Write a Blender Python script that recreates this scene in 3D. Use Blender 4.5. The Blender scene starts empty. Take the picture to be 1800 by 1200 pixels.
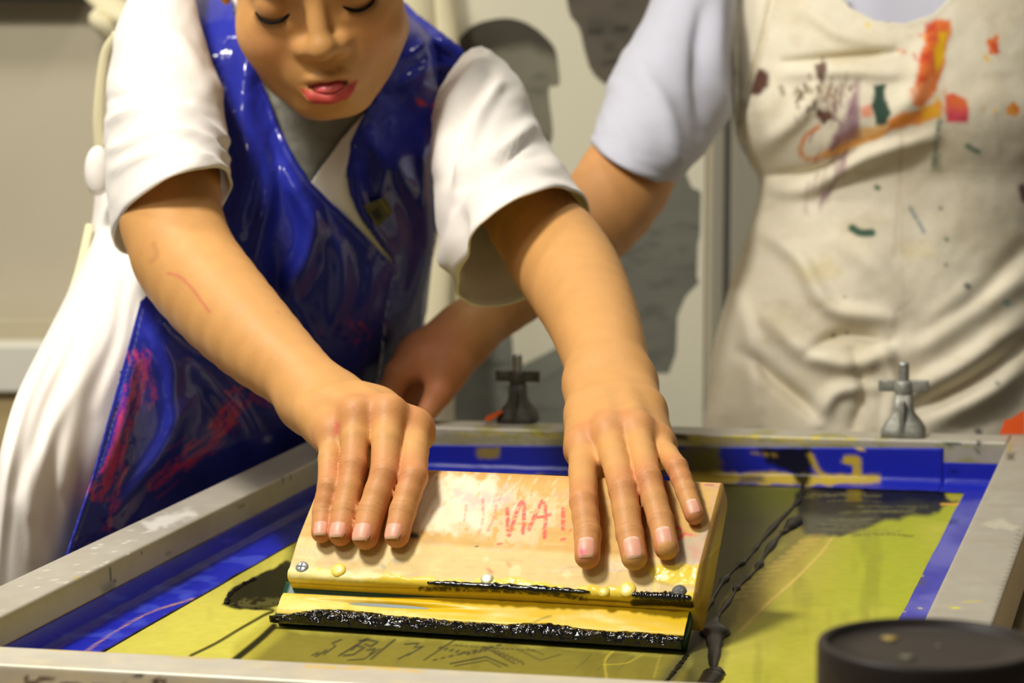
import bpy, math, random
import numpy as np
random.seed(3); np.random.seed(3)
scene = bpy.context.scene
# ------------------------------------------------------------------ camera
F = 4600.0; PITCH = .1192; CAM = np.array([0, 0, 1.25])
cam_d = bpy.data.cameras.new('camera'); cam = bpy.data.objects.new('camera', cam_d)
scene.collection.objects.link(cam); scene.camera = cam
cam_d.sensor_width = 36.0; cam_d.lens = F / 1800 * 36
cam.location = CAM; cam.rotation_euler = (math.pi / 2 - PITCH, 0, 0)
cam_d.clip_start = .05
cam_d.dof.use_dof = True; cam_d.dof.focus_distance = 1.60; cam_d.dof.aperture_fstop = 9.5
# ------------------------------------------------------------------ light and exposure
world = bpy.data.worlds.new('room_light'); scene.world = world; world.use_nodes = True
world.node_tree.nodes['Background'].inputs[0].default_value = (1.0, .96, .88, 1)
world.node_tree.nodes['Background'].inputs[1].default_value = .065
def area(name, loc, target, size, power, col):
    l = bpy.data.lights.new(name, 'AREA'); l.shape = 'RECTANGLE'; l.size, l.size_y = size
    l.energy = power; l.color = col
    o = bpy.data.objects.new(name, l); scene.collection.objects.link(o); o.location = loc
    d = np.array(target) - np.array(loc); d = d / np.linalg.norm(d)
    from mathutils import Vector
    o.rotation_euler = Vector(d).to_track_quat('-Z', 'Y').to_euler()
    return o
WARM = (1.0, .955, .865)
area('ceiling_lamp_key', (-.66, 1.22, 2.32), (-.1, 1.65, .95), (.24, .24), 26, WARM)
area('ceiling_lamp_room', (-1.0, .1, 2.75), (.35, 2.3, 1.0), (.9, .5), 15, WARM)
area('ceiling_lamp_wall', (-1.1, 2.1, 2.75), (-.8, 3.05, 1.1), (.6, .3), 15, WARM)
area('added_fill_back', (.40, 2.30, 2.75), (.1, 2.3, .9), (.4, .3), 6, WARM)  # added fill light, brightens the second person's hand and forearm
scene.view_settings.view_transform = 'Standard'; scene.view_settings.look = 'None'
scene.view_settings.gamma = 1; scene.view_settings.use_curve_mapping = False
scene.view_settings.exposure = 0.0
# ------------------------------------------------------------------ geometry helpers
_c, _s = math.cos(PITCH), math.sin(PITCH)
RT = np.array([1., 0, 0]); FW = np.array([0, _c, -_s]); UP = np.array([0, _s, _c])
def P(x, y, d):
    """pixel (1800x1200) and distance along the view axis -> world point(s)"""
    x, y, d = np.broadcast_arrays(np.asarray(x, float), np.asarray(y, float), np.asarray(d, float))
    return CAM + d[..., None] * (FW + RT * ((x - 900) / F)[..., None] - UP * ((y - 600) / F)[..., None])
def pix(p):
    q = np.asarray(p) - CAM; d = q @ FW
    return np.stack([900 + F * (q @ RT) / d, 600 - F * (q @ UP) / d], -1)
def depth(p): return (np.asarray(p) - CAM) @ FW
def hit(x, y, o, n):
    r = FW + RT * (x - 900) / F - UP * (y - 600) / F
    return CAM + r * (((o - CAM) @ n) / (r @ n))
def unit(v): v = np.asarray(v, float); return v / np.linalg.norm(v)
# the printing screen's own axes: A to the right, B to the back, N up; origin at the front left inner top edge
_yw = -.2582; FW_, FD_ = .5132, .7971; RAIL = .038
FO = np.array([-.3089, 1.3991, .9166])
FA = unit([math.cos(_yw), math.sin(_yw), .0125]); FB = unit([-math.sin(_yw), math.cos(_yw), .0034])
FN = unit(np.cross(FA, FB)); FB = np.cross(FN, FA)
def fr(a, b, h=0.):
    a, b, h = np.broadcast_arrays(np.asarray(a, float), np.asarray(b, float), np.asarray(h, float))
    return FO + a[..., None] * FA + b[..., None] * FB + h[..., None] * FN
def lin(c):
    c = np.asarray(c, float) / 255.0
    return np.where(c <= .04045, c / 12.92, ((c + .055) / 1.055) ** 2.4)
# value noise ---------------------------------------------------------
def _hash(i, seed):
    h = (i[..., 0].astype(np.int64) * 374761393 + i[..., 1].astype(np.int64) * 668265263 + i[..., 2].astype(np.int64) * 2147483647 + seed * 1274126177) & 0xffffffff
    h = ((h ^ (h >> 13)) * 1274126177) & 0xffffffff
    h = ((h ^ (h >> 16)) * 2246822519) & 0xffffffff
    return ((h ^ (h >> 15)) & 0xffffff) / float(0xffffff)
def noise(p, seed=0):
    p = np.asarray(p, float)
    if p.shape[-1] == 2: p = np.concatenate([p, np.zeros(p.shape[:-1] + (1,))], -1)
    i = np.floor(p); f = p - i; f = f * f * (3 - 2 * f); r = 0
    for dx in (0, 1):
        for dy in (0, 1):
            for dz in (0, 1):
                w = (f[..., 0] if dx else 1 - f[..., 0]) * (f[..., 1] if dy else 1 - f[..., 1]) * (f[..., 2] if dz else 1 - f[..., 2])
                r = r + w * _hash(i + np.array([dx, dy, dz]), seed)
    return r * 2 - 1
def fbm(p, seed=0, o=3):
    p = np.asarray(p, float); r = 0; a = 1.
    for k in range(o): r = r + a * noise(p * 2 ** k, seed + k); a *= .5
    return r / 1.75
def seg_dist(q, a, b):
    a = np.asarray(a, float); b = np.asarray(b, float); ba = b - a; pa = q - a
    t = np.clip((pa @ ba) / max(ba @ ba, 1e-9), 0, 1)
    return np.linalg.norm(pa - t[:, None] * ba, axis=1), t
def line_dist(q, pts):
    d = np.full(len(q), 1e9); tt = np.zeros(len(q)); n = len(pts) - 1
    for k in range(n):
        e, t = seg_dist(q, pts[k], pts[k + 1]); m = e < d
        d[m] = e[m]; tt[m] = (k + t[m]) / n
    return d, tt
def poly_sd(q, poly):
    poly = np.asarray(poly, float); ins = np.zeros(len(q), bool); d = np.full(len(q), 1e9); n = len(poly)
    for k in range(n):
        a, b = poly[k], poly[(k + 1) % n]
        d = np.minimum(d, seg_dist(q, a, b)[0])
        c = ((a[1] > q[:, 1]) != (b[1] > q[:, 1]))
        if abs(b[1] - a[1]) > 1e-9:
            ins ^= c & (q[:, 0] < (b[0] - a[0]) * (q[:, 1] - a[1]) / (b[1] - a[1]) + a[0])
    return np.where(ins, -d, d)
def smooth_path(pts, n):
    """Catmull-Rom through the points, n samples"""
    p = np.asarray(pts, float)
    if len(p) == 2: return p[0] + (p[1] - p[0]) * np.linspace(0, 1, n)[:, None]
    e = np.vstack([2 * p[0] - p[1], p, 2 * p[-1] - p[-2]])
    t = np.linspace(0, len(p) - 1 - 1e-9, n); k = t.astype(int); u = (t - k)[:, None]
    a, b, c, d = e[k], e[k + 1], e[k + 2], e[k + 3]
    return .5 * (2 * b + (c - a) * u + (2 * a - 5 * b + 4 * c - d) * u ** 2 + (3 * b - a - 3 * c + d) * u ** 3)
class Paint:
    """per-vertex paint: local colours of a surface (stains, prints, writing)"""
    def __init__(s, pos, base):
        s.q = pix(pos); s.pos = pos; s.c = np.tile(lin(base), (len(pos), 1)); s.g = np.zeros(len(pos))
    def _mix(s, m, al, col, gloss=None):
        al = np.clip(al, 0, 1)[:, None]; s.c[m] = s.c[m] * (1 - al) + lin(col) * al
        if gloss is not None: s.g[m] = s.g[m] * (1 - al[:, 0]) + gloss * al[:, 0]
    def _near(s, pts, r):
        p = np.asarray(pts, float); lo = p.min(0) - r; hi = p.max(0) + r
        return np.where(((s.q > lo) & (s.q < hi)).all(1))[0]
    def fill(s, poly, col, al=1., soft=1.5, rough=0., fr_=.08, seed=0, gloss=None, streak=None, hole=0.):
        m = s._near(poly, soft + rough * 2 + 2)
        if not len(m): return
        q = s.q[m]; d = poly_sd(q, poly)
        if rough: d = d + rough * fbm(q * fr_, seed)
        a = np.clip(.5 - d / (2 * soft), 0, 1) * al
        if streak is not None: a = a * np.clip(.55 + 1.3 * fbm(q * np.asarray(streak), seed + 7), 0, 1)
        if hole: a = a * (fbm(q * fr_ * 2, seed + 3) > -1 + hole)
        s._mix(m, a, col, gloss)
    def stroke(s, pts, w, col, al=1., soft=.8, smooth=True, gloss=None, dry=0., seed=0):
        p = smooth_path(pts, max(2, 8 * len(pts))) if smooth and len(pts) > 2 else np.asarray(pts, float)
        m = s._near(p, w + soft + 1)
        if not len(m): return
        d, t = line_dist(s.q[m], p)
        a = np.clip(.5 - (d - w / 2) / (2 * soft), 0, 1) * al
        if dry: a = a * np.clip(1 - dry + 1.2 * fbm(s.q[m] * .25, seed), 0, 1)
        s._mix(m, a, col, gloss)
    def noise(s, col, al, sc, seed=0, th=0., wid=.3):
        n = fbm(s.q * np.asarray(sc), seed)
        s._mix(np.arange(len(s.q)), np.clip((n - th) / wid, 0, 1) * al, col)
# ------------------------------------------------------------------ objects
COL = scene.collection
def tag(o, label=None, cat=None, group=None, kind=None):
    if label: o['label'] = label
    if cat: o['category'] = cat
    if group: o['group'] = group
    if kind: o['kind'] = kind
    return o
def empty(name, loc, label, cat, group=None):
    o = bpy.data.objects.new(name, None); COL.objects.link(o); o.location = loc; o.empty_display_size = .05
    return tag(o, label, cat, group)
def root_loc(o):
    l = np.zeros(3)
    while o is not None: l = l + np.array(o.location); o = o.parent
    return l
def mk(name, v, f, mat, parent=None, base=None, smooth=True, col=None, gloss=None, loc=None):
    """one mesh object; v are world points; the origin goes to base (or the parent's)"""
    v = np.asarray(v, float)
    L = root_loc(parent) if parent is not None else np.zeros(3)
    B = np.asarray(base, float) if base is not None else L
    me = bpy.data.meshes.new(name)
    if isinstance(f, np.ndarray):
        n = f.shape[1]; me.vertices.add(len(v)); me.vertices.foreach_set('co', (v - B).astype(np.float32).ravel())
        me.loops.add(f.size); me.loops.foreach_set('vertex_index', f.astype(np.int32).ravel())
        me.polygons.add(len(f)); me.polygons.foreach_set('loop_start', np.arange(0, f.size, n, dtype=np.int32))
        me.update(calc_edges=True); me.validate()
    else:
        me.from_pydata([tuple(p) for p in (v - B)], [], [tuple(int(i) for i in k) for k in f]); me.update()
    if smooth: me.polygons.foreach_set('use_smooth', np.ones(len(me.polygons), bool))
    if col is not None:
        a = me.color_attributes.new('Col', 'FLOAT_COLOR', 'POINT')
        a.data.foreach_set('color', np.concatenate([col, np.ones((len(col), 1))], 1).astype(np.float32).ravel())
    if gloss is not None:
        a = me.attributes.new('Gloss', 'FLOAT', 'POINT'); a.data.foreach_set('value', np.asarray(gloss, np.float32))
    o = bpy.data.objects.new(name, me); COL.objects.link(o)
    if mat is not None: me.materials.append(mat)
    o.parent = parent; o.location = B - L
    return o
def grid_faces(nu, nv, wrap_u=False):
    i = np.arange(nv - 1)[:, None]; j = np.arange(nu if wrap_u else nu - 1)[None, :]
    a = i * nu + j; b = i * nu + (j + 1) % nu; c = (i + 1) * nu + (j + 1) % nu; d = (i + 1) * nu + j
    return np.stack([a, b, c, d], -1).reshape(-1, 4)
def merge(parts):
    V, Fc, n = [], [], 0
    for v, f in parts:
        V.append(np.asarray(v, float)); Fc += [[int(i) + n for i in k] for k in f]; n += len(v)
    return np.vstack(V), Fc
def box_vf(o, ax, lo, hi, bev=0.):
    """box in axes ax (3 vectors) about origin o, with chamfered edges"""
    lo = np.asarray(lo, float); hi = np.asarray(hi, float); ax = np.asarray(ax, float)
    import bmesh
    bm = bmesh.new(); bmesh.ops.create_cube(bm, size=1)
    for v in bm.verts:
        for k in range(3): v.co[k] = lo[k] if v.co[k] < 0 else hi[k]
    if bev: bmesh.ops.bevel(bm, geom=bm.edges[:], offset=bev, segments=2, affect='EDGES', profile=.5)
    bm.verts.index_update()
    v = np.array([list(x.co) for x in bm.verts]); f = [[x.index for x in k.verts] for k in bm.faces]; bm.free()
    return np.asarray(o) + v @ ax, f
def lathe_vf(o, prof, n=48, ax=None):
    """prof: list of (radius, height)"""
    ax = np.eye(3) if ax is None else np.asarray(ax); t = np.linspace(0, 2 * np.pi, n, endpoint=False)
    V = np.vstack([np.stack([r * np.cos(t), r * np.sin(t), np.full(n, z)], 1) for r, z in prof])
    f = [list(map(int, k)) for k in grid_faces(n, len(prof), True)]
    f.append(list(range(n))[::-1]); f.append([(len(prof) - 1) * n + i for i in range(n)])
    return np.asarray(o) + V @ ax, f
def tube_vf(pts, rad, n=10, flat=1., up=None, cap=True):
    p = np.asarray(pts, float); rad = np.broadcast_to(np.asarray(rad, float), (len(p),)); V = []
    up = np.array([0, 0, 1.]) if up is None else np.asarray(up, float)
    for k in range(len(p)):
        t = unit(p[min(k + 1, len(p) - 1)] - p[max(k - 1, 0)]); s = np.cross(t, up)
        s = unit(s if np.linalg.norm(s) > 1e-6 else np.cross(t, [1, 0, 0])); w = np.cross(s, t)
        a = np.linspace(0, 2 * np.pi, n, endpoint=False)
        V.append(p[k] + rad[k] * (np.cos(a)[:, None] * s + flat * np.sin(a)[:, None] * w))
    f = [list(map(int, k)) for k in grid_faces(n, len(p), True)]
    if cap: f.append(list(range(n))[::-1]); f.append([(len(p) - 1) * n + i for i in range(n)])
    return np.vstack(V), f
def round_profile(poly, r, step, seg=3):
    """closed 2D polygon with rounded corners, sides cut into pieces of about step"""
    p = np.asarray(poly, float); n = len(p); out = []
    r = np.broadcast_to(r, (n,))
    cor = []
    for k in range(n):
        a = unit(p[k - 1] - p[k]); b = unit(p[(k + 1) % n] - p[k]); rr = r[k]
        cor.append([p[k] + a * rr * (1 - t) ** 2 + b * rr * t ** 2 for t in np.linspace(0, 1, seg + 1)] if rr > 0 else [p[k]])
    for k in range(n):
        out += cor[k]; e, s = cor[(k + 1) % n][0], cor[k][-1]
        m = max(1, int(np.linalg.norm(e - s) / step)); out += [s + (e - s) * t / m for t in range(1, m)]
    return np.array(out)
def extrude(prof, o, ex, ey, ez, L0, L1, step):
    """2D profile in axes ex,ey swept along ez -> vertices, faces (quads + caps)"""
    m = max(1, int(round((L1 - L0) / step))); n = len(prof)
    base = o + prof[:, :1] * ex + prof[:, 1:] * ey
    V = (base[None] + np.linspace(L0, L1, m + 1)[:, None, None] * ez).reshape(-1, 3)
    f = [list(map(int, k)) for k in grid_faces(n, m + 1, True)]
    f.append(list(range(n))[::-1]); f.append([m * n + i for i in range(n)])
    return V, f
# ------------------------------------------------------------------ materials
def mat(name, col=(200, 200, 200), rough=.5, metal=0., vcol=False, gloss=False, var=0., vsc=20., bump=0., bsc=200., coat=0., sss=0., spec=.5, trans=0., emit=None, bdist=.001, sheen=0., stretch=None):
    m = bpy.data.materials.new(name); m.use_nodes = True; nt = m.node_tree; b = nt.nodes['Principled BSDF']
    N = nt.nodes.new; K = nt.links.new
    b.inputs['Roughness'].default_value = rough; b.inputs['Metallic'].default_value = metal
    b.inputs['Specular IOR Level'].default_value = spec
    b.inputs['Coat Weight'].default_value = coat; b.inputs['Coat Roughness'].default_value = .08
    b.inputs['Transmission Weight'].default_value = trans; b.inputs['Sheen Weight'].default_value = sheen
    if sss:
        b.inputs['Subsurface Weight'].default_value = sss; b.inputs['Subsurface Radius'].default_value = (.006, .0025, .0012); b.inputs['Subsurface Scale'].default_value = 1.
    tc = N('ShaderNodeTexCoord'); src = tc.outputs['Object']
    if stretch is not None:
        mp = N('ShaderNodeMapping'); mp.inputs['Scale'].default_value = stretch; K(src, mp.inputs[0]); src = mp.outputs[0]
    if vcol:
        at = N('ShaderNodeAttribute'); at.attribute_name = 'Col'; c = at.outputs['Color']
    else:
        rg = N('ShaderNodeRGB'); rg.outputs[0].default_value = tuple(lin(col)) + (1,); c = rg.outputs[0]
    if var:
        nz = N('ShaderNodeTexNoise'); nz.inputs['Scale'].default_value = vsc; nz.inputs['Detail'].default_value = 5; K(src, nz.inputs['Vector'])
        mr = N('ShaderNodeMapRange'); mr.inputs[1].default_value = .3; mr.inputs[2].default_value = .7; mr.inputs[3].default_value = 1 - var; mr.inputs[4].default_value = 1 + var
        K(nz.outputs['Fac'], mr.inputs[0])
        mx = N('ShaderNodeVectorMath'); mx.operation = 'SCALE'; K(c, mx.inputs[0]); K(mr.outputs[0], mx.inputs['Scale']); c = mx.outputs[0]
    K(c, b.inputs['Base Color'])
    if gloss:
        ga = N('ShaderNodeAttribute'); ga.attribute_name = 'Gloss'
        gm = N('ShaderNodeMapRange'); gm.inputs[3].default_value = rough; gm.inputs[4].default_value = .12; K(ga.outputs['Fac'], gm.inputs[0]); K(gm.outputs[0], b.inputs['Roughness'])
    if bump:
        nb = N('ShaderNodeTexNoise'); nb.inputs['Scale'].default_value = bsc; nb.inputs['Detail'].default_value = 4; K(src, nb.inputs['Vector'])
        bp = N('ShaderNodeBump'); bp.inputs['Strength'].default_value = bump; bp.inputs['Distance'].default_value = bdist; K(nb.outputs['Fac'], bp.inputs['Height']); K(bp.outputs[0], b.inputs['Normal'])
    return m
M = dict(
    alu=mat('aluminium', rough=.42, metal=.2, vcol=True, var=.05, vsc=60, bump=.12, bsc=300, stretch=(1, 1, 1)),
    mesh=mat('screen_mesh', spec=.02, rough=.42, vcol=True, gloss=True, var=.05, vsc=120, bump=.06, bsc=900),
    tape=mat('blue_tape', spec=.3, rough=.32, vcol=True, gloss=True, bump=.15, bsc=60, bdist=.002),
    wood=mat('worn_wood', spec=.15, rough=.5, vcol=True, gloss=True, var=.05, vsc=150, bump=.2, bsc=350),
    rubber=mat('green_rubber', (24, 66, 48), rough=.35),
    ink=mat('wet_ink', spec=.12, rough=.32, vcol=True, gloss=True, bump=.06, bsc=120, bdist=.002),
    steel=mat('zinc_steel', (176, 178, 176), rough=.35, metal=.6, var=.2, vsc=200),
    cast=mat('cast_metal', (150, 150, 140), rough=.5, metal=.4, var=.25, vsc=150, bump=.3, bsc=300),
    darkcast=mat('dark_cast_metal', (84, 82, 76), rough=.6, metal=.3, var=.3, vsc=150),
    orange=mat('orange_plastic', (232, 92, 34), rough=.4),
    black=mat('black_plastic', (44, 39, 36), spec=.15, rough=.42, vcol=True, bump=.1, bsc=60),
    jar=mat('jar_plastic', (226, 224, 214), rough=.35),
    table=mat('table_wood', (170, 146, 104), rough=.5, var=.15, vsc=8, stretch=(1, 12, 1)),
    dark=mat('dark_metal', (40, 40, 42), rough=.5),
    wall=mat('painted_wall', (204, 194, 168), rough=.8, var=.02, vsc=3, bump=.05, bsc=80),
    walltrim=mat('wall_trim', (190, 180, 150), rough=.6),
    white=mat('white_paint', (232, 228, 212), rough=.5),
    floor=mat('floor_vinyl', (120, 112, 98), rough=.5, var=.1, vsc=6),
    paper=mat('poster_paper', (226, 221, 196), rough=.85, var=.02, vsc=5),
    grey=mat('grey_wash', rough=.9, vcol=True, var=.10, vsc=9, stretch=(1, 1, 3)),
    doorgrey=mat('door_frame_paint', (150, 146, 128), rough=.6),
    cream=mat('cream_cloth', (232, 222, 184), rough=.85, bump=.2, bsc=120),
)
# ------------------------------------------------------------------ the room
WALL_Y = 3.05
def quad(name, pts, mat_, **k): return mk(name, pts, [[0, 1, 2, 3]], mat_, smooth=False, **k)
tag(quad('floor', [(-3, -1, 0), (3, -1, 0), (3, WALL_Y, 0), (-3, WALL_Y, 0)], M['floor']), 'dull brown vinyl floor of the print room', 'floor', kind='structure')
v, f = box_vf((0, WALL_Y, 0), np.eye(3), (-3, 0, 0), (3, .1, 2.9)); wall = tag(mk('wall_back', v, f, M['wall'], smooth=False), 'plain grey beige wall behind the two people', 'wall', kind='structure')
def wp(x, y, off=0.):            # pixel -> point on the back wall
    return hit(x, y, np.array([0, WALL_Y - off, 0]), np.array([0, 1., 0]))
def wall_box(name, x0, y0, x1, y1, t, mat_, bev=.003, **k):
    a, b = wp(x0, y1), wp(x1, y0)
    v, f = box_vf((0, WALL_Y, 0), np.eye(3), (a[0], -t, a[2]), (b[0], -.0002, b[2]), bev)
    return mk(name, v, f, mat_, smooth=False, base=(a[0] / 2 + b[0] / 2, WALL_Y, a[2]), **k)
tag(wall_box('trim_1', -260, 556, 420, 601, .02, M['walltrim'], .004), 'beige moulding rail running along the wall', 'trim', kind='structure')
tag(wall_box('trim_2', -260, -60, 158, 3, .05, M['dark'], .004), 'dark rail along the top of the wall panel', 'trim', kind='structure')
tag(wall_box('trim_3', 1246, -80, 1276, 980, .012, M['doorgrey'], .002), 'grey door jamb beside the poster', 'trim', kind='structure')
tag(wall_box('door_1', 1282, -80, 1420, 980, .008, M['doorgrey'], .002), 'grey door panel behind the canvas apron', 'door', kind='structure')
tag(wall_box('trim_5', 1275, -80, 1283, 980, .004, mat('jamb_gap', (92, 92, 92), rough=.6), .001), 'narrow dark gap between door jamb and door panel', 'trim', kind='structure')
# white ledge and tan box at the left edge
a, b = P(-150, 0, 2.55), P(150, 0, 2.55)
led = empty('storage_shelf', (-.55, 2.75, 0), 'white edged shelf with a tan front behind the white smock', 'shelf')
z0, z1 = hit(0, 690, np.array([0, 2.97, 0]), np.array([0, 1., 0]))[2], hit(0, 606, np.array([0, 2.97, 0]), np.array([0, 1., 0]))[2]
v, f = box_vf((0, 0, 0), np.eye(3), (-.9, 2.97, z0), (-.30, 3.029, z1), .003); mk('shelf_board', v, f, M['white'], led, smooth=False)
v, f = box_vf((0, 0, 0), np.eye(3), (-.9, 2.985, 0.0), (-.31, 3.029, z0 - .0005), .003); mk('cabinet_front', v, f, mat('tan_board', (196, 172, 122), rough=.6), led, smooth=False)
# poster with grey painted figures
pst = empty('poster', tuple(wp(1010, 400)), 'large pale paper poster with grey silhouettes of people', 'poster')
a, b = wp(796, 960), wp(1243, -120)
v, f = box_vf((0, WALL_Y, 0), np.eye(3), (a[0], -.006, a[2]), (b[0], -.0004, b[2]), .0005); mk('paper_sheet', v, f, M['paper'], pst, smooth=False)
def wash(name, poly, col, paint=None, off=.0068):
    poly = np.asarray(poly, float); p = smooth_path(np.vstack([poly, poly[:1]]), 10 * len(poly))[:-1] if False else poly
    lo, hi = p.min(0), p.max(0); st = 4.
    X, Y = np.meshgrid(np.arange(lo[0], hi[0] + st, st), np.arange(lo[1], hi[1] + st, st)); q = np.stack([X.ravel(), Y.ravel()], 1)
    sd = poly_sd(q, p)
    nx = X.shape[1]; fc = grid_faces(nx, X.shape[0]); keep = (sd[fc] < 0).sum(1) >= 2; fc = fc[keep]
    # pull outside vertices onto the outline
    for _ in range(3):
        for k in np.where((sd > 0) & (sd < 8))[0]:
            best = None
            for e in range(len(p)):
                a_, b_ = p[e], p[(e + 1) % len(p)]; ba = b_ - a_; t = np.clip((q[k] - a_) @ ba / (ba @ ba), 0, 1); c_ = a_ + ba * t
                dd = np.hypot(*(c_ - q[k]))
                if best is None or dd < best[0]: best = (dd, c_)
            q[k] = best[1]
        break
    used = np.unique(fc); mp = np.full(len(q), -1); mp[used] = np.arange(len(used)); q = q[used]; fc = mp[fc]
    pos = np.array([wp(x, y, off) for x, y in q]); pt = Paint(pos, col); pt.q = q
    pt.noise((70, 68, 58), .5, (.02, .05), 5, .1, .5)
    if paint: paint(pt)
    return mk(name, pos, fc[:, ::-1].copy(), M['grey'], pst, col=pt.c, smooth=False)
def capface(pt):
    pt.fill([(780, 10), (990, 10), (990, 105), (930, 80), (880, 85), (820, 110), (780, 130)], (60, 55, 44), .9, 10)
wash('painted_figure', smooth_path([(798, 75), (830, 45), (880, 32), (920, 38), (955, 60), (975, 85), (981, 118), (982, 150), (964, 156), (970, 246), (930, 260), (880, 290), (798, 300), (798, 75)], 60)[:-1], (128, 124, 106), capface)
def face2(pt):
    for x, y in ((1046, 55), (1092, 50)): pt.fill([(x - 14, y - 4), (x + 14, y - 5), (x + 12, y + 6), (x - 12, y + 6)], (46, 42, 36), .8, 4)
    pt.stroke([(1060, 112), (1080, 108), (1100, 112)], 6, (52, 46, 40), .8, 3); pt.fill([(1062, 74), (1082, 74), (1080, 92), (1062, 92)], (64, 58, 50), .6, 5)
wash('painted_face', smooth_path([(990, -60), (1000, 20), (1018, 50), (1028, 90), (1042, 128), (1078, 156), (1110, 150), (1140, 110), (1180, 40), (1190, -60)], 50), (100, 92, 80), face2)
wash('painted_body', [(1010, 300), (1200, 290), (1216, 330), (1232, 335), (1230, 410), (1226, 430), (1224, 488), (1230, 494), (1205, 520), (1190, 555), (1188, 620), (1175, 655), (1140, 655), (1090, 560), (1010, 480)], (116, 116, 104))
wash('painted_arm', [(796, 480), (812, 490), (868, 560), (900, 590), (905, 690), (985, 620), (1000, 660), (1006, 960), (800, 960)], (122, 124, 112))
wash('painted_stroke', [(880, 660), (1000, 600), (1000, 640), (905, 700)], (128, 130, 116), None, .0075)
# beige folded cloth hanging at the top
g = empty('hanging_cloth', tuple(P(210, 20, 2.9)), 'cream folded cloth hanging on the wall above the white shoulder', 'cloth')
v, f = merge([tube_vf(smooth_path([P(150, -30, 2.92), P(190, 8, 2.9), P(236, 40, 2.88), P(290, 80, 2.9)], 20), np.linspace(.018, .030, 20), 14, .5)])
mk('cloth_roll', v, f, M['cream'], g)
v, f = tube_vf(smooth_path([P(176, 22, 2.88), P(168, 34, 2.87), P(180, 44, 2.87), P(196, 58, 2.88)], 12), np.linspace(.007, .012, 12), 10); mk('cloth_corner', v, f, M['cream'], g)
g = empty('hanging_smock', tuple(P(760, 20, 2.95)), 'cream smock hanging behind the blue shoulder', 'cloth')
v, f = tube_vf(smooth_path([P(725, -60, 2.95), P(735, 60, 2.95), P(760, 260, 2.95), P(745, 640, 2.95)], 24), .030, 16, .6); mk('cloth_fold', v, f, M['cream'], g)
v, f = tube_vf(smooth_path([P(770, -60, 2.96), P(782, 60, 2.96), P(785, 240, 2.96), P(790, 640, 2.96)], 24), .016, 12, .7); mk('cloth_fold', v, f, M['cream'], g)
# ------------------------------------------------------------------ table
ZT = .8710
tb = empty('work_table', (.1, 1.5, 0), 'tan wooden work table under the printing screen', 'table')
H = np.array([unit([FA[0], FA[1], 0]), unit([FB[0], FB[1], 0]), [0, 0, 1.]]); TO = np.array([FO[0], FO[1], 0])
v, f = box_vf(TO, H, (-.052, -.62, ZT - .03), (.95, .875, ZT), .003); mk('table_top', v, f, M['table'], tb, smooth=False)
for a_, b_ in ((.0, -.55), (.88, -.55), (.0, .81), (.88, .81)):
    v, f = box_vf(TO, H, (a_, b_, 0), (a_ + .05, b_ + .05, ZT - .0302), .003); mk('leg', v, f, M['dark'], tb, smooth=False)
# ------------------------------------------------------------------ printing screen
sc = empty('printing_screen', tuple(fr(FW_ / 2, FD_ / 2, -RAIL)), 'aluminium framed printing screen with yellow green mesh lying on the table', 'printing screen')
AL = (176, 170, 156)
def rail(name, o, along, side, L0, L1, paint):
    prof = round_profile([(0, 0), (0, -RAIL), (RAIL, -RAIL), (RAIL, 0)], .002, .0022)
    V, f = extrude(prof, o, side, FN, along, L0, L1, .0025)
    p = Paint(V, AL); p.noise((160, 152, 130), .3, (.006, .012), 3, .0, .6); p.noise((206, 202, 188), .3, (.012, .03), 8, .15, .5); paint(p)
    return mk(name, V, f, M['alu'], sc, col=p.c)
def p_left(p):
    p.stroke([(193, 998), (195, 1018), (202, 1020)], 3.5, (40, 58, 50), .9); p.fill([(178, 1030), (200, 1018), (206, 1040), (180, 1046)], (70, 76, 62), .6, 5, 5)
    p.stroke([(248, 968), (249, 975)], 3, (50, 60, 50), .8); p.stroke([(292, 975), (300, 970)], 3, (80, 84, 66), .5); p.stroke([(497, 838), (498, 850)], 3, (50, 56, 44), .8); p.stroke([(510, 834), (511, 842)], 3, (56, 60, 46), .7)
    p.stroke([(418, 890), (428, 888)], 5, (60, 62, 44), .6); p.fill([(250, 918), (330, 895), (345, 905), (262, 935)], (236, 234, 224), .7, 3, 8, .12)
    for k in range(30):
        x = random.uniform(0, 260); y = 1060 - .48 * x + random.uniform(-22, 22); p.stroke([(x, y), (x + 4, y - 1)], 2, (240, 238, 228), .7)
    p.stroke([(132, 1016), (136, 1014)], 4, (190, 170, 50), .8)
def p_right(p):
    p.fill([(1650, 1062), (1676, 1061), (1690, 1067), (1672, 1071)], (206, 200, 60), .15, 2); p.stroke([(1676, 1068), (1686, 1068)], 3, (228, 220, 40), .95); p.stroke([(1692, 1058), (1724, 1056)], 4, (200, 190, 80), .6)
    p.fill([(1726, 922), (1762, 912), (1790, 925), (1778, 932), (1740, 926)], (214, 208, 186), .6, 3, 5, .1); p.stroke([(1774, 772), (1774, 790)], 9, (170, 150, 50), .7, 3); p.fill([(1770, 796), (1784, 795), (1782, 808), (1771, 808)], (70, 60, 44), .8, 3)
    p.noise((168, 158, 140), .4, (.01, .08), 21, 0, .4)
    # grain on the outer face
    for k in range(26):
        y = 930 + 8 * k; p.stroke([(1800 - (y - 900) * .3, y), (1800 - (y - 900) * .3 + 14, y + 60)], 2, (110, 102, 70), .5)
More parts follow.
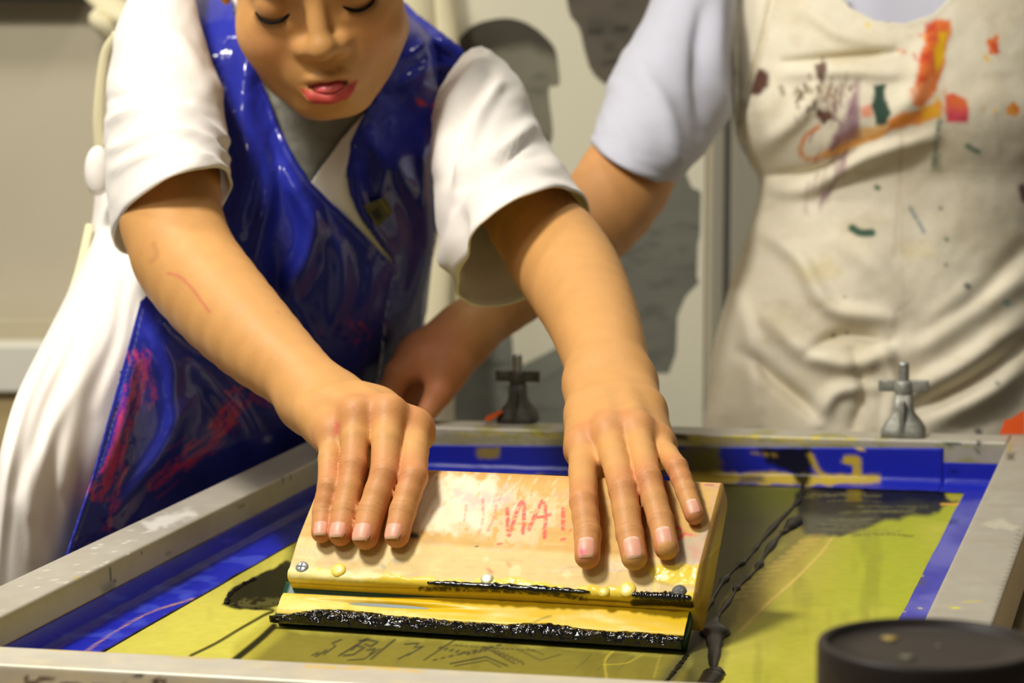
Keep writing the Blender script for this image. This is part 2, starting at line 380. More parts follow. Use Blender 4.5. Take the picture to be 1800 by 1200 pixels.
def p_front(p):
    p.noise((214, 208, 190), .6, (.004, .01), 14, -.6, .5)  # front rail paled: the strong light on it mixed into its colour
    for w in ([(48, 1188), (46, 1200), (44, 1220)], [(50, 1200), (66, 1196), (89, 1193)], [(52, 1204), (80, 1222)], [(268, 1198), (280, 1193), (290, 1199), (288, 1208)], [(272, 1196), (270, 1215)], [(112, 1203), (110, 1222)], [(112, 1204), (136, 1202)], [(165, 1204), (163, 1222)], [(165, 1204), (185, 1204)], [(215, 1204), (222, 1222)]):
        p.stroke(w, 8, (74, 54, 48), .95, 1)
    p.fill([(232, 1185), (248, 1184), (252, 1189), (238, 1191)], (44, 54, 40), .9, 1.5); p.noise((222, 206, 160), .3, (.02, .1), 4, 0, .4)
    p.stroke([(90, 1141), (180, 1146)], 3, (226, 190, 50), .8); p.stroke([(540, 1170), (610, 1174), (660, 1172), (740, 1180)], 6, (222, 184, 50), .85, 1, dry=.3); p.stroke([(300, 1155), (380, 1158)], 3, (214, 180, 60), .7); p.stroke([(470, 1172), (472, 1176)], 4, (210, 170, 60), .8)
def p_back(p):
    p.noise((150, 146, 60), .75, (.02, .12), 13, .22, .2)
    for a_, b_, y_, w_ in ((935, 1080, 764, 9), (1040, 1150, 768, 7), (1200, 1330, 769, 10), (1360, 1440, 770, 9), (1462, 1500, 772, 9), (800, 880, 762, 6)): p.stroke([(a_, y_), ((a_ + b_) / 2, y_ + 3), (b_, y_ - 1)], w_, (206, 186, 40), .85, 2, dry=.45, seed=a_)
    p.stroke([(1188, 766), (1206, 770)], 10, (34, 40, 28), .9, 2); p.fill([(1655, 776), (1686, 777), (1690, 781), (1668, 785)], (40, 74, 44), .9, 2); p.stroke([(1723, 778), (1716, 788), (1722, 796)], 4, (48, 70, 58), .9, 1.5); p.stroke([(1722, 777), (1720, 781)], 7, (34, 42, 40), .9)
    p.fill([(700, 762), (830, 764), (1000, 775), (990, 782), (700, 782)], (120, 112, 60), .5, 4, 8)
rail('side_rail', FO, FB, -FA, -RAIL, FD_ + RAIL, p_left)
rail('side_rail', fr(FW_, 0), FB, FA, -RAIL, FD_ + RAIL, p_right)
rail('end_rail', FO, FA, -FB, .0002, FW_ - .0002, p_front)
rail('end_rail', fr(0, FD_), FA, FB, .0002, FW_ - .0002, p_back)
# mesh fabric with the emulsion, the stencil and the smeared ink
HM = -.0362
na, nb = 560, 440
ga, gb = np.meshgrid(np.linspace(.0005, FW_ - .0005, na), np.linspace(.0005, FD_ - .0005, nb))
mv = fr(ga.ravel(), gb.ravel(), np.full(ga.size, HM)); mp = Paint(mv, (182, 173, 76)); q = mp.q
mp.fill([(1260, 1200), (1560, 820), (1800, 820), (1800, 1250), (1260, 1250)], (166, 164, 48), .8, 60)
mp.fill([(1500, 880), (1700, 860), (1660, 1000), (1600, 1090), (1480, 1090)], (160, 172, 44), .6, 40)
mp.noise((196, 186, 84), .35, (.006, .02), 31, .1, .5)
mp.fill([(180, 1150), (520, 960), (560, 1000), (430, 1180)], (206, 198, 84), .55, 30)  # bright front left corner: strong light painted into the mesh colour
# printed-through area below the squeegee, darker with ink film
mp.fill([(420, 1160), (480, 1104), (1200, 1150), (1250, 1230), (380, 1230)], (116, 106, 42), .85, 8, 8, .03); mp.noise((96, 86, 36), .25, (.03, .012), 41, .1, .4)
mp.fill([(412, 1130), (485, 1080), (505, 1110), (440, 1165), (405, 1175)], (170, 160, 60), .7, 6)
mp.stroke([(396, 1060), (440, 1068), (480, 1072), (462, 1082), (420, 1106), (380, 1130), (335, 1152)], 5, (30, 28, 20), .9, 1.5)
mp.stroke([(482, 1100), (455, 1125), (412, 1160)], 11, (22, 22, 16), .95, 2, gloss=.6)
mp.fill([(390, 1062), (402, 1038), (430, 1022), (505, 985), (540, 1000), (510, 1060), (470, 1070), (420, 1070)], (24, 22, 16), .97, 2, 4, .06, gloss=.15)
mp.fill([(398, 1062), (440, 1052), (500, 1050), (495, 1064), (440, 1068)], (110, 104, 56), .5, 3, 6, .1, 5, hole=.85)
# stencil motif seen below the blade
K_ = (58, 54, 40)
def motif(x, y, s=1.):
    L = lambda a, w=3.2, al=.75: mp.stroke([(x + s * u, y + s * v) for u, v in a], w, K_, al, .8, smooth=False)
    return L
L = motif(0, 0)
L([(548, 1152), (560, 1146), (555, 1154), (574, 1142), (569, 1150), (590, 1135), (584, 1130), (600, 1124)])
L([(596, 1152), (646, 1122)], 4); L([(652, 1158), (694, 1124)], 4)
L([(604, 1152), (622, 1150), (640, 1138), (628, 1134), (618, 1142)], 4); L([(632, 1126), (648, 1124), (664, 1128), (652, 1136), (642, 1132)], 4); L([(612, 1160), (640, 1158), (668, 1140)], 3); L([(646, 1142), (660, 1140), (650, 1150)], 4)
L([(700, 1158), (720, 1148), (716, 1152), (740, 1138)]); L([(712, 1132), (736, 1130), (728, 1138), (744, 1136)], 3); L([(745, 1160), (800, 1124)], 3)
L([(792, 1166), (855, 1154), (892, 1170)], 3.5); L([(800, 1170), (856, 1160), (880, 1172)], 2.5); L([(850, 1136), (905, 1166)], 3)
for k in range(9): L([(772 + 10 * k, 1150 - 2.2 * abs(k - 5)), (776 + 10 * k, 1148 - 2.2 * abs(k - 5))], 4, .7)
for k in range(9): L([(762 + 14 * k, 1160 - 3.2 * k), (768 + 14 * k, 1158.5 - 3.2 * k)], 4, .65)
for k in range(7): L([(868 + 8 * k, 1140 + 3.5 * k), (872 + 8 * k, 1146 + 3.5 * k)], 4, .6)
for k in range(16): L([(800 + 9 * k, 1134 + .6 * k), (804 + 9 * k, 1134 + .6 * k)], 3, .55)
L([(912, 1142), (950, 1160), (985, 1150)], 2.5, .5); L([(925, 1138), (955, 1150)], 2.5, .5)
for x0 in (1010, 1050, 1085): L([(x0, 1178), (x0 + 30, 1150)], 2, .35)
mp.stroke([(1082, 1140), (1064, 1160), (1066, 1192)], 2.5, (206, 186, 70), .7); mp.stroke([(1130, 1150), (1100, 1165), (1060, 1168)], 2, (196, 180, 66), .5); mp.stroke([(1160, 1152), (1150, 1190)], 2, (196, 180, 66), .5)
# grey ink film behind and right of the squeegee
mp.fill([(1238, 1070), (1262, 900), (1270, 850), (1420, 850), (1418, 905), (1340, 985), (1270, 1060), (1210, 1170), (1180, 1215), (1150, 1215)], (84, 80, 52), .93, 8, 10, .02)
mp.fill([(1275, 845), (1430, 845), (1410, 890), (1350, 900), (1270, 900)], (104, 106, 40), .75, 18)
mp.fill([(1215, 1140), (1250, 1060), (1285, 1080), (1262, 1200), (1195, 1215)], (62, 58, 38), .8, 10, 8, .05)
mp.fill([(1405, 905), (1440, 925), (1300, 1100), (1262, 1120), (1270, 1060), (1350, 980)], (112, 104, 60), .8, 12, 8)
mp.fill([(1395, 960), (1462, 925), (1450, 950), (1330, 1080), (1285, 1110), (1300, 1060)], (172, 152, 72), .75, 6, 10, .05)
for k in range(12):
    y = 950 + 9 * k; x = 1440 - 11.5 * k; mp.stroke([(x - 34, y + 2), (x, y - 3)], 5, (196, 172, 88), .45, 2)
mp.stroke([(1462, 946), (1440, 975), (1395, 1020), (1350, 1060), (1300, 1110)], 5, (204, 176, 92), .9, 1.5); mp.stroke([(1500, 1100), (1400, 1180)], 30, (182, 170, 72), .4, 14)
# smeared black ink at the back
mp.fill([(1400, 868), (1440, 850), (1600, 852), (1690, 864), (1685, 880), (1650, 900), (1560, 915), (1530, 930), (1480, 940), (1420, 936), (1405, 910)], (34, 33, 30), .95, 4, 10, .03, 2, gloss=.3)
mp.fill([(1415, 905), (1540, 905), (1520, 930), (1450, 940), (1418, 934)], (92, 91, 74), .8, 8, 8, .03, 3)
mp.fill([(1425, 852), (1560, 852), (1670, 860), (1660, 882), (1560, 880), (1440, 878)], (16, 17, 26), .85, 6, 8, .03, 8)
for k in range(16):
    y = 860 + 5.5 * k + random.uniform(-3, 3); x = random.uniform(1410, 1520); mp.stroke([(x, y), (x + random.uniform(40, 70), y + random.uniform(-3, 4)), (x + random.uniform(90, 150), y + random.uniform(-4, 3))], random.uniform(2, 5), (126, 122, 70) if k % 3 else (24, 22, 20), .5, 2, dry=.3, seed=k)
mp.fill([(1660, 864), (1692, 862), (1688, 880), (1668, 880)], (176, 170, 40), .85, 2, 3, .2); mp.stroke([(1655, 886), (1688, 886)], 4, (226, 170, 60), .85, 1); mp.fill([(1490, 855), (1514, 856), (1514, 880), (1488, 880)], (132, 112, 26), .6, 4)
mp.fill([(740, 830), (1440, 836), (1420, 852), (1270, 856), (740, 846)], (90, 82, 30), .8, 6, 6, .05)
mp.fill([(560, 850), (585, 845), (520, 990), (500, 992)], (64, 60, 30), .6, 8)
nz = fbm(np.stack([ga.ravel(), gb.ravel()], 1) * 30, 5)
mk('mesh_fabric', mv, grid_faces(na, nb), M['mesh'], sc, col=mp.c, gloss=np.clip(mp.g + .15 + .1 * nz, 0, 1))
# blue tape
BL = (28, 38, 168)
def tape(name, o, along, inw, wall_h, reach, L0, L1, paint=None, wave=.0, slope=0.):
    fil = .006; pr = []
    if wall_h: pr += [(.0006, -wall_h + 0 * t) for t in [0]] + [(.0006, y) for y in np.linspace(-wall_h, HM + fil, 12)[1:]] + [(.0006 + fil * (1 - math.cos(t)), HM + .0008 + fil * (1 - math.sin(t))) for t in np.linspace(.2, math.pi / 2, 6)]
    else: pr += [(.0006, HM + .0008)]
    pr += [(x, HM + .0008) for x in np.linspace(pr[-1][0], reach, 14)[1:]]
    pr = np.array(pr); m = int((L1 - L0) / .0025); s = np.linspace(L0, L1, m)
    W_ = np.zeros((m, len(pr)))
    V = (o + pr[None, :, :1] * inw + pr[None, :, 1:] * FN + s[:, None, None] * along)
    if slope and wall_h: V += FN * (slope * (L1 - s)[:, None] * np.clip((pr[:, 1] - HM - .006) / (-wall_h - HM - .006), 0, 1)[None])[..., None]
    V[:, -1] += inw * (.0003 * noise(np.stack([s * 25, s * 0], 1), 4))[:, None]
    V = V.reshape(-1, 3)
    bum = fbm(V * 40, 9) * wave; V = V + FN * np.abs(bum)[:, None] * np.tile(np.linspace(0, 1, len(pr)) > .3, m)[:, None]
    p = Paint(V, BL)
    if paint: paint(p)
    ob = mk(name, V, grid_faces(len(pr), m), M['tape'], sc, col=p.c, gloss=p.g)
    md = ob.modifiers.new('thick', 'SOLIDIFY'); md.thickness = .0003; md.offset = 0
    return ob
def t_left(p):
    p.stroke([(150, 1146), (190, 1118), (260, 1078), (340, 1052)], 3, (200, 150, 70), .8, 1, dry=.2); p.noise((80, 96, 210), .4, (.02, .06), 12, .2, .2)
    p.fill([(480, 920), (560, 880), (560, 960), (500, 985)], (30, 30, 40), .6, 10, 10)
def t_right(p):
    p.noise((94, 96, 188), .8, (.01, .03), 17, -.3, .5); p.fill([(1600, 1015), (1622, 1008), (1628, 1028), (1602, 1030)], (52, 52, 104), .8, 4); p.fill([(1650, 915), (1686, 912), (1684, 922), (1650, 922)], (24, 40, 130), .8, 3); p.noise((70, 66, 150), .4, (.03, .03), 27, .2, .2)
    for x, y in ((1620, 1012), (1594, 1051), (1617, 1069), (1588, 1075)): p.stroke([(x, y), (x + 1.5, y)], 3, (200, 190, 110), .9)
def t_back(p):
    Y = (196, 170, 40); B_ = (18, 18, 14)
    p.fill([(700, 780), (1180, 780), (1180, 850), (700, 850)], (20, 24, 110), .35, 10)  # darker navy left part: shadow of the boy's arms painted on the tape
    p.fill([(1040, 783), (1260, 784), (1266, 830), (1200, 836), (1040, 832)], (120, 104, 36), .75, 5, 14, .04, 3)
    p.fill([(835, 785), (880, 786), (876, 806), (842, 806)], (140, 120, 36), .9, 3, 4); p.fill([(1215, 800), (1264, 786), (1262, 830), (1225, 836)], (106, 104, 50), .8, 4, 6)
    p.fill([(1330, 786), (1425, 788), (1432, 812), (1420, 840), (1390, 828), (1350, 812)], B_, .95, 3, 8, .05, 5, gloss=.9); p.stroke([(1322, 796), (1362, 800)], 6, (170, 140, 40), .7, 2, dry=.4)
    p.fill([(1200, 832), (1350, 828), (1440, 836), (1545, 834), (1545, 846), (1440, 852), (1200, 850)], Y, .92, 3, 6, .05, 6, gloss=.8); p.fill([(1482, 800), (1514, 801), (1514, 836), (1498, 838), (1500, 818), (1480, 814)], Y, .95, 2, 3, .08, gloss=.8)
    p.stroke([(1425, 800), (1440, 830), (1460, 840)], 9, Y, .85, 3); p.fill([(1394, 830), (1426, 830), (1420, 852), (1402, 852)], B_, .95, 3, 3); p.stroke([(1506, 786), (1516, 790)], 7, (200, 170, 60), .9, 1.5)
    p.fill([(850, 832), (1060, 836), (1060, 848), (850, 842)], (130, 116, 40), .8, 3, 4); p.fill([(955, 834), (1045, 838), (1045, 850), (958, 846)], B_, .9, 2, 3)
    p.fill([(1300, 838), (1340, 836), (1345, 846), (1300, 850)], (20, 30, 80), .7, 4)
    p.fill([(1670, 824), (1685, 826), (1684, 832), (1672, 832)], (10, 16, 70), .6, 3)
tape('blue_tape', FO, FB, FA, .018, .0315, .001, FD_ - .001, t_left, .0012)
tape('blue_tape', fr(FW_, 0), FB, -FA, 0, .0305, .001, FD_ - .001, t_right, .0008)
tape('blue_tape', fr(0, FD_), FA, -FB, .0058, .030, .002, .463, t_back, .0012, -.022)
tape('blue_tape', fr(0, FD_), FA, -FB, .0172, .034, .4632, FW_ - .002, t_back, .0018)
# ridges of wet ink left by the squeegee's ends
INKB = mat('black_ink', (14, 13, 12), rough=.35, spec=.2)
def onmesh(x, y, h=HM + .0005):
    return hit(x, y, fr(0, 0, h), FN)
def ridge(pts, r, seed, blobs=()):
    p2 = smooth_path(pts, 90); q = np.array([onmesh(x, y) for x, y in p2])
    rr = r * (1 + .45 * noise(np.stack([np.arange(90) * .35, np.zeros(90)], 1), seed)); t = np.linspace(0, 1, 90)
    for b, s, w in blobs: rr = rr + s * np.exp(-((t - b) / w) ** 2)
    rr[0] *= .3; rr[-1] *= .3
    v, f = tube_vf(q, rr, 10, .75, FN); tag(mk('ink_ridge', v, f, INKB, sc))
ridge([(1412, 848), (1408, 872), (1395, 890), (1365, 920), (1335, 955), (1313, 982), (1285, 1005), (1262, 1035), (1244, 1068), (1236, 1085)], .0011, 1, ((.05, .0012, .06), (.18, .0014, .04), (.36, .0018, .05), (.47, .0008, .02), (.60, .0022, .018), (.72, .0019, .018), (.85, .0014, .015)))
ridge([(1405, 908), (1388, 928), (1368, 944), (1345, 975), (1330, 1000), (1300, 1028), (1285, 1050), (1264, 1080), (1254, 1096)], .0011, 2, ((.08, .0048, .07), (.2, .001, .03), (.32, .0024, .04), (.46, .0022, .025), (.56, .0008, .02), (.66, .0020, .018), (.8, .001, .02)))
def blob(rows, seed):
    p2 = smooth_path([(x, y) for x, y, r in rows], 26); rr = smooth_path([(r, 0) for x, y, r in rows], 26)[:, 0]; q = np.array([onmesh(x, y) for x, y in p2])
    v, f = tube_vf(q, rr * (1 + .12 * noise(np.arange(26)[:, None] * np.array([[.7, 0]]), seed)), 14, .5, FN); mk('ink_ridge', v, f, INKB, sc)
blob([(1262, 1082, .001), (1254, 1096, .0045), (1256, 1108, .0085), (1257, 1116, .0086), (1256, 1124, .0050), (1256, 1142, .0042), (1254, 1160, .0030), (1253, 1176, .0016)], 3)
blob([(1262, 1174, .002), (1256, 1182, .0060), (1250, 1192, .0066), (1240, 1204, .006), (1232, 1214, .003)], 5)
ridge([(1208, 1150), (1196, 1166), (1180, 1186), (1168, 1200)], .0011, 6)
ridge([(398, 1060), (404, 1044), (425, 1028), (450, 1016)], .0014, 7)
# ------------------------------------------------------------------ squeegee
Q0 = hit(487, 1100, fr(0, 0, HM), FN); Q1 = hit(1205, 1147, fr(0, 0, HM), FN)
QL = np.linalg.norm(Q1 - Q0); QS = (Q1 - Q0) / QL; QB = np.cross(FN, QS); _t = math.radians(46.5)
QU = math.cos(_t) * FN + math.sin(_t) * QB; QV = math.sin(_t) * FN - math.cos(_t) * QB
Q0 = Q0 + FN * .0035
sq = empty('squeegee', tuple(Q0 + QS * QL / 2), 'wooden handled squeegee with yellow and black ink on its blade', 'squeegee')
UC, UT, VC, VT = .048, .1145, .0185, .0115        # crease and top of the handle face
prof = round_profile([(.0215, -.0165), (.0215, .0165), (UC, VC), (UT, VT), (UT, -VT), (UC, -VC)], [.003, .0045, .004, .0065, .0065, .004], .00055, 8)
V, f = extrude(prof, Q0, QU, QV, QS, .0055, QL + .0035, .00075)
p = Paint(V, (210, 170, 100))
def p_wood(p):
    uv = np.stack([(V - Q0) @ QS, (V - Q0) @ QU], 1)
    n = fbm(uv * np.array([12, 260]), 3); p._mix(np.arange(len(V)), np.clip(n - .05, 0, 1) * .6, (190, 144, 78))
    p.fill([(480, 940), (1240, 985), (1240, 1090), (480, 1060)], (228, 202, 138), .75, 4); p.noise((196, 186, 180), .18, (.012, .06), 23, .2, .3)
    p.fill([(520, 830), (560, 800), (1280, 838), (1280, 856), (720, 834)], (200, 142, 68), .6, 8)
    p.fill([(735, 858), (770, 828), (860, 842), (890, 880), (850, 925), (790, 935), (735, 945), (715, 930)], (246, 232, 200), .85, 8, 22, .05, 4); p.fill([(750, 850), (900, 850), (1000, 890), (930, 960), (800, 940)], (238, 214, 180), .45, 10, 24, .05, 9, hole=.75)
    p.fill([(800, 860), (900, 862), (905, 885), (800, 890)], (236, 176, 170), .6, 10, 16, .06, 11)
    rs = np.random.RandomState(4)
    for k in range(150):
        x, y = rs.uniform(738, 1000), rs.uniform(836, 905); a_ = rs.uniform(-.6, .3); l_ = rs.uniform(3, 12); p.stroke([(x, y), (x + l_ * .5, y - l_ * .8)], rs.uniform(1.5, 4.5), [(252, 244, 222), (240, 200, 190), (226, 186, 110), (250, 236, 190)][k % 4], rs.uniform(.3, .8) * (1.1 - (x - 738) / 300), 1.2)
    for k in range(60):
        x, y = rs.uniform(510, 1230), rs.uniform(955, 1020); p.stroke([(x, y), (x + rs.uniform(4, 40), y + rs.uniform(0, 3))], rs.uniform(1.5, 4), [(190, 176, 170), (246, 224, 160), (196, 150, 90)][k % 3], .3, 2)
    R_ = (226, 92, 84); W = lambda a, w=7.2, al=.92: p.stroke(a, w, R_, al, 1.2, dry=(.12 if al > .8 else .15), seed=len(a))
    W([(820, 888), (816, 915)], 4, .5); W([(849, 878), (849, 912), (843, 935)], 5, .55); W([(868, 880), (885, 876)], 4, .4); W([(872, 890), (867, 912), (858, 932)], 5, .5)
    W([(892, 895), (894, 940), (904, 912), (914, 886), (921, 884), (921, 912), (919, 936)]); W([(929, 931), (933, 922), (944, 898), (952, 882), (957, 884), (959, 910), (957, 944)]); W([(945, 909), (960, 907), (968, 904)], 5)
    W([(990, 894), (990, 930)], 7.5); W([(987, 948), (992, 947)], 5); W([(1000, 935), (1010, 925)], 4, .6)
    W([(1178, 930), (1192, 928), (1202, 936), (1196, 946), (1186, 948)], 6); W([(1190, 948), (1205, 938), (1222, 942)], 5); W([(1138, 940), (1146, 950), (1158, 948)], 4, .6)
    p.stroke([(875, 956), (882, 955)], 4, (200, 90, 60), .7); p.stroke([(836, 960), (840, 960)], 3, (60, 60, 50), .8); p.stroke([(722, 940), (732, 942)], 10, (30, 60, 60), .9, 3); p.stroke([(772, 826), (796, 825)], 5, (70, 90, 90), .7, 2)
    p.stroke([(1206, 830 + 60), (1212, 888)], 7, (170, 110, 130), .6, 2); p.stroke([(1240, 852), (1255, 853)], 4, (160, 90, 110), .7); p.fill([(1170, 955), (1246, 930), (1238, 1000), (1180, 985)], (190, 178, 160), .7, 8, 12, .06, 14, hole=.5); p.fill([(1205, 960), (1235, 955), (1230, 990)], (206, 140, 120), .5, 6, 8, .1)
    p.stroke([(1258, 850), (1250, 900), (1238, 950), (1228, 1000)], 7, (196, 160, 140), .6, 2, dry=.3)
    # yellow ink on the lower edge
    p.fill([(500, 1004), (540, 1000), (620, 1010), (700, 1012), (800, 1020), (900, 1018), (1000, 1034), (1080, 1030), (1110, 1050), (1225, 1040), (1225, 1075), (500, 1045)], (236, 206, 66), .95, 3, 9, .05, 15, gloss=.9)
    p.fill([(1138, 992), (1228, 998), (1226, 1030), (1180, 1030), (1150, 1018)], (240, 212, 70), .9, 4, 8, .06, 18, gloss=.9); p.stroke([(1138, 995), (1150, 1020), (1152, 1058)], 4, (240, 214, 80), .9, 1)
    p.fill([(505, 1000), (620, 1002), (700, 1010), (640, 1022), (510, 1020)], (252, 244, 190), .6, 6, 8)  # pale left end: bright light painted over the ink and wood
    p.stroke([(498, 1024), (640, 1032), (780, 1036)], 2, (120, 96, 40), .6, 1)
    p.stroke([(740, 1036), (860, 1038), (960, 1044), (1030, 1054)], 9, (24, 22, 18), .9, 1.5, dry=.1, gloss=1); p.stroke([(1115, 1060), (1160, 1060), (1215, 1064)], 13, (20, 18, 16), .97, 1.5, gloss=1); p.stroke([(1020, 1054), (1120, 1060)], 4, (60, 54, 40), .8, 1.5)
    for x, y in ((858, 1000), (862, 1004), (893, 990), (672, 994), (692, 984)): p.stroke([(x, y), (x + 3, y + 3)], 6, (196, 110, 80) if x > 800 else (110, 130, 120), .5, 2.5)
    # end grain
    e = np.where(((V - Q0) @ QS > QL + .0030))[0]; p._mix(e, np.full(len(e), .8), (186, 140, 62))
    p.fill([(1222, 1060), (1238, 1000), (1250, 1060), (1238, 1100)], (70, 60, 30), .6, 5, 8)
p_wood(p)
# drips and smears stand proud
n = np.clip(p.g, 0, 1); V2 = V + QV * (n * (.0009 + .0007 * fbm(V * 160, 6)))[:, None] * ((V - Q0) @ QV > 0)[:, None]
mk('handle', V2, f, M['wood'], sq, col=p.c, gloss=np.clip(p.g + .35 * (fbm(V * 60, 8) > .2), 0, 1))
prof = round_profile([(-.0005, -.0048), (-.0005, .0048), (.026, .0048), (.026, -.0048)], [.0006, .0006, 0, 0], .002, 2)
V, f = extrude(prof, Q0, QU, QV, QS, 0, QL, .004); mk('blade', V, f, M['rubber'], sq)
# yellow ink over the blade
def blade_px(s, u, v): return Q0 + QS * s + QU * u + QV * v
ns, nu = 420, 44
ss, uu = np.meshgrid(np.linspace(.001, QL - .0005, ns), np.linspace(.0015, .0212, nu)); S_, U_ = ss.ravel(), uu.ravel()
n1 = fbm(np.stack([S_ * 35, U_ * 120], 1), 2, 2); n2 = fbm(np.stack([S_ * 160, U_ * 700], 1), 5)
edge = np.clip(np.minimum(U_ - .0015, .0212 - U_) / .003, 0, 1) ** .5
bare = np.exp(-(((S_ - .072) / .034) ** 2 + ((U_ - .0125) / .0017) ** 2) * 1.2) + np.exp(-((np.maximum(S_ - .02, 0) / .085) ** 2 + ((U_ - .0212) / .0046) ** 2) * 1.3)
th = .0009 + .0011 * edge * (1 + .35 * n1) - .0042 * bare
V = np.array(Q0) + S_[:, None] * QS + U_[:, None] * QU + (.0048 + th)[:, None] * QV
pt = Paint(V, (228, 188, 36))
pt.stroke([(930, 1098), (950, 1088), (968, 1082)], 4, (150, 130, 40), .6); pt.fill([(480, 1050), (620, 1046), (700, 1070), (560, 1072), (490, 1080)], (244, 226, 140), .6, 12, 12)  # pale left part is a highlight painted into the ink colour
mk('yellow_ink', V, grid_faces(ns, nu), M['ink'], sq, col=pt.c, gloss=np.full(len(V), .25))
# black ink bead along the blade's foot
ns, nu = 520, 30
ss, tt = np.meshgrid(np.linspace(-.001, QL - .0005, ns), np.linspace(0, 1, nu)); S_, T_ = ss.ravel(), tt.ravel()
top = .0085 + .0035 * np.exp(-((S_ - .045) / .03) ** 2) + .0022 * np.exp(-((S_ - .175) / .02) ** 2) + .0012 * fbm(np.stack([S_ * 60, S_ * 0], 1), 3); top = np.where(S_ < .03, top * (.35 + .65 * np.clip(S_ / .03, 0, 1)), top)
U_ = -.0055 + T_ * (top + .0015)
bul = np.sin(np.pi * np.clip(T_, .02, 1)) ** .7
lump = np.clip(fbm(np.stack([S_ * 260, T_ * 3], 1), 9), -.4, 1)
V = np.array(Q0) + S_[:, None] * QS + U_[:, None] * QU + (.0052 + bul * (.0042 + .0030 * lump))[:, None] * QV
pt = Paint(V, (20, 18, 17)); pt.fill([(486, 1095), (540, 1100), (540, 1112), (486, 1108)], (120, 110, 40), .8, 4, 5)
mk('black_ink', V, grid_faces(ns, nu), mat('wet_black_ink', vcol=True, rough=.12, spec=.8), sq, col=pt.c, gloss=np.full(len(V), 1.))
def bead(x0, x1, r, seed):
    e = lambda x: ((hit(x, 1045, Q0 + QU * .0235 + QV * .0172, QV) - Q0) @ QS); t = np.linspace(e(x0), e(x1), 60); rr = r * np.sin(np.pi * np.linspace(.03, .97, 60)) ** .4 * (1 + .3 * noise(np.stack([np.arange(60) * .6, np.zeros(60)], 1), seed))
    v, f = tube_vf(np.array([Q0 + QS * k + QU * .0232 + QV * .0170 for k in t]), rr, 10, .8, QV); mk('black_ink', v, f, bpy.data.materials['wet_black_ink_bead'], sq)
mat('wet_black_ink_bead', (16, 14, 13), rough=.14, spec=.7, bump=.3, bsc=400)
bead(745, 1035, .0024, 2); bead(1112, 1216, .0031, 5)
# screws
vl = unit(QV * 1. + 0 * QU)
def screw(x, y, paint_, slot=True, r=.0042):
    o = hit(x, y, Q0 + QU * .0215 + QV * .0165, unit(np.cross(QS, (QU * (UC - .0215) + QV * (VC - .0165))) * -1)); nn = unit(np.cross(QS, (QU * (UC - .0215) + QV * (VC - .0165))))
    if nn @ FW > 0: nn = -nn
    ax = np.array([QS, np.cross(nn, QS), nn]); parts = [lathe_vf(o, [(r, -.001), (r, .0006), (r * .85, .0012), (r * .5, .0016)], 20, ax)]
    v, f = merge(parts); s = mk('screw', v, f, paint_, sq)
    if slot:
        for k in (0, 1):
            v, f = box_vf(o, ax, (-r * .6 if k else -.0005, -.0005 if k else -r * .6, .0014), (r * .6 if k else .0005, .0005 if k else r * .6, .0018)); mk('slot', v, f, M['dark'], s, smooth=False)
YI = mat('yellow_ink_coat', (238, 212, 96), rough=.3, bump=.5, bsc=300)
screw(531, 997, M['steel']); screw(595, 1002, YI, False, .0048); screw(856, 1018, mat('inked_steel', (206, 200, 160), rough=.4, metal=.3), False); screw(1194, 1040, M['darkcast'], True, .0045); screw(1103, 1036, YI, False, .0052); screw(1062, 1040, YI, False, .0036)
# ------------------------------------------------------------------ hinge clamps
def clamp(px, py, label, m, s=1., lever=None):
    o = hit(px, py, fr(0, 0, 0), FN); ax = np.array([FA, FB, FN]); c = empty('hinge_clamp', tuple(o), label, 'clamp', 'hinge clamps on the back rail')
    W_, T_ = .0175 * s, .014 * s
    # flared foot: rings of a rectangle narrowing upward
    lv = [(0, 1., 1.), (.004, 1., 1.), (.007, .97, .95), (.012, .80, .85), (.018, .52, .7), (.023, .43, .62), (.034, .40, .6)]
    V = []; n = 24
    for h, a, b in lv:
        t = np.linspace(0, 2 * np.pi, n, endpoint=False); cx = np.sign(np.cos(t)) * np.abs(np.cos(t)) ** .4; sy = np.sign(np.sin(t)) * np.abs(np.sin(t)) ** .4
        V.append(np.stack([W_ * a * cx, T_ * b * sy, np.full(n, h * s)], 1))
    V = o + np.vstack(V) @ ax; f = [list(map(int, k)) for k in grid_faces(n, len(lv), True)] + [list(range(n))[::-1], [(len(lv) - 1) * n + i for i in range(n)]]
    mk('clamp_foot', V, f, m, c)
    for sg in (-1, 1):
        v, f = box_vf(o, np.array([unit(FA * .6 + FN * sg * -.8) * 1., FB, unit(FN * .6 + FA * sg * .8)]), (-.002, -T_ - .001, 0), (.002, -T_ * .8, .018 * s), .0005)
    v, f = box_vf(o, ax, (-.0022, -T_ * 1.02, .003), (.0022, -T_ * .3, .030 * s), .0008); mk('rib', v, f, m, c)
    w = mk('wing_nut', *merge([lathe_vf(o + FN * .033 * s, [(.0066 * s, 0), (.0074 * s, .003), (.0074 * s, .010 * s), (.0058 * s, .012 * s)], 20, ax), box_vf(o, ax, (-.0200 * s, -.0022, .036 * s), (-.0055 * s, .0022, .0455 * s), .0008), box_vf(o, ax, (.0055 * s, -.0022, .036 * s), (.0200 * s, .0022, .0455 * s), .0008)]), m, c)
    prof = []
    for k in range(15): prof += [(.0046 * s, (.044 + .001 * k) * s), (.0040 * s, (.0445 + .001 * k) * s)]
    v, f = lathe_vf(o, [(.0046 * s, .03)] + prof + [(.0036 * s, .0600 * s)], 18, ax); mk('bolt', v, f, M['steel'], c)
    return c
clamp(1588, 766, 'grey cast hinge clamp with wing nut in front of the canvas apron', M['cast'], 1.)
clamp(911, 741, 'dark hinge clamp with wing nut between the bare arms', M['darkcast'], .95)
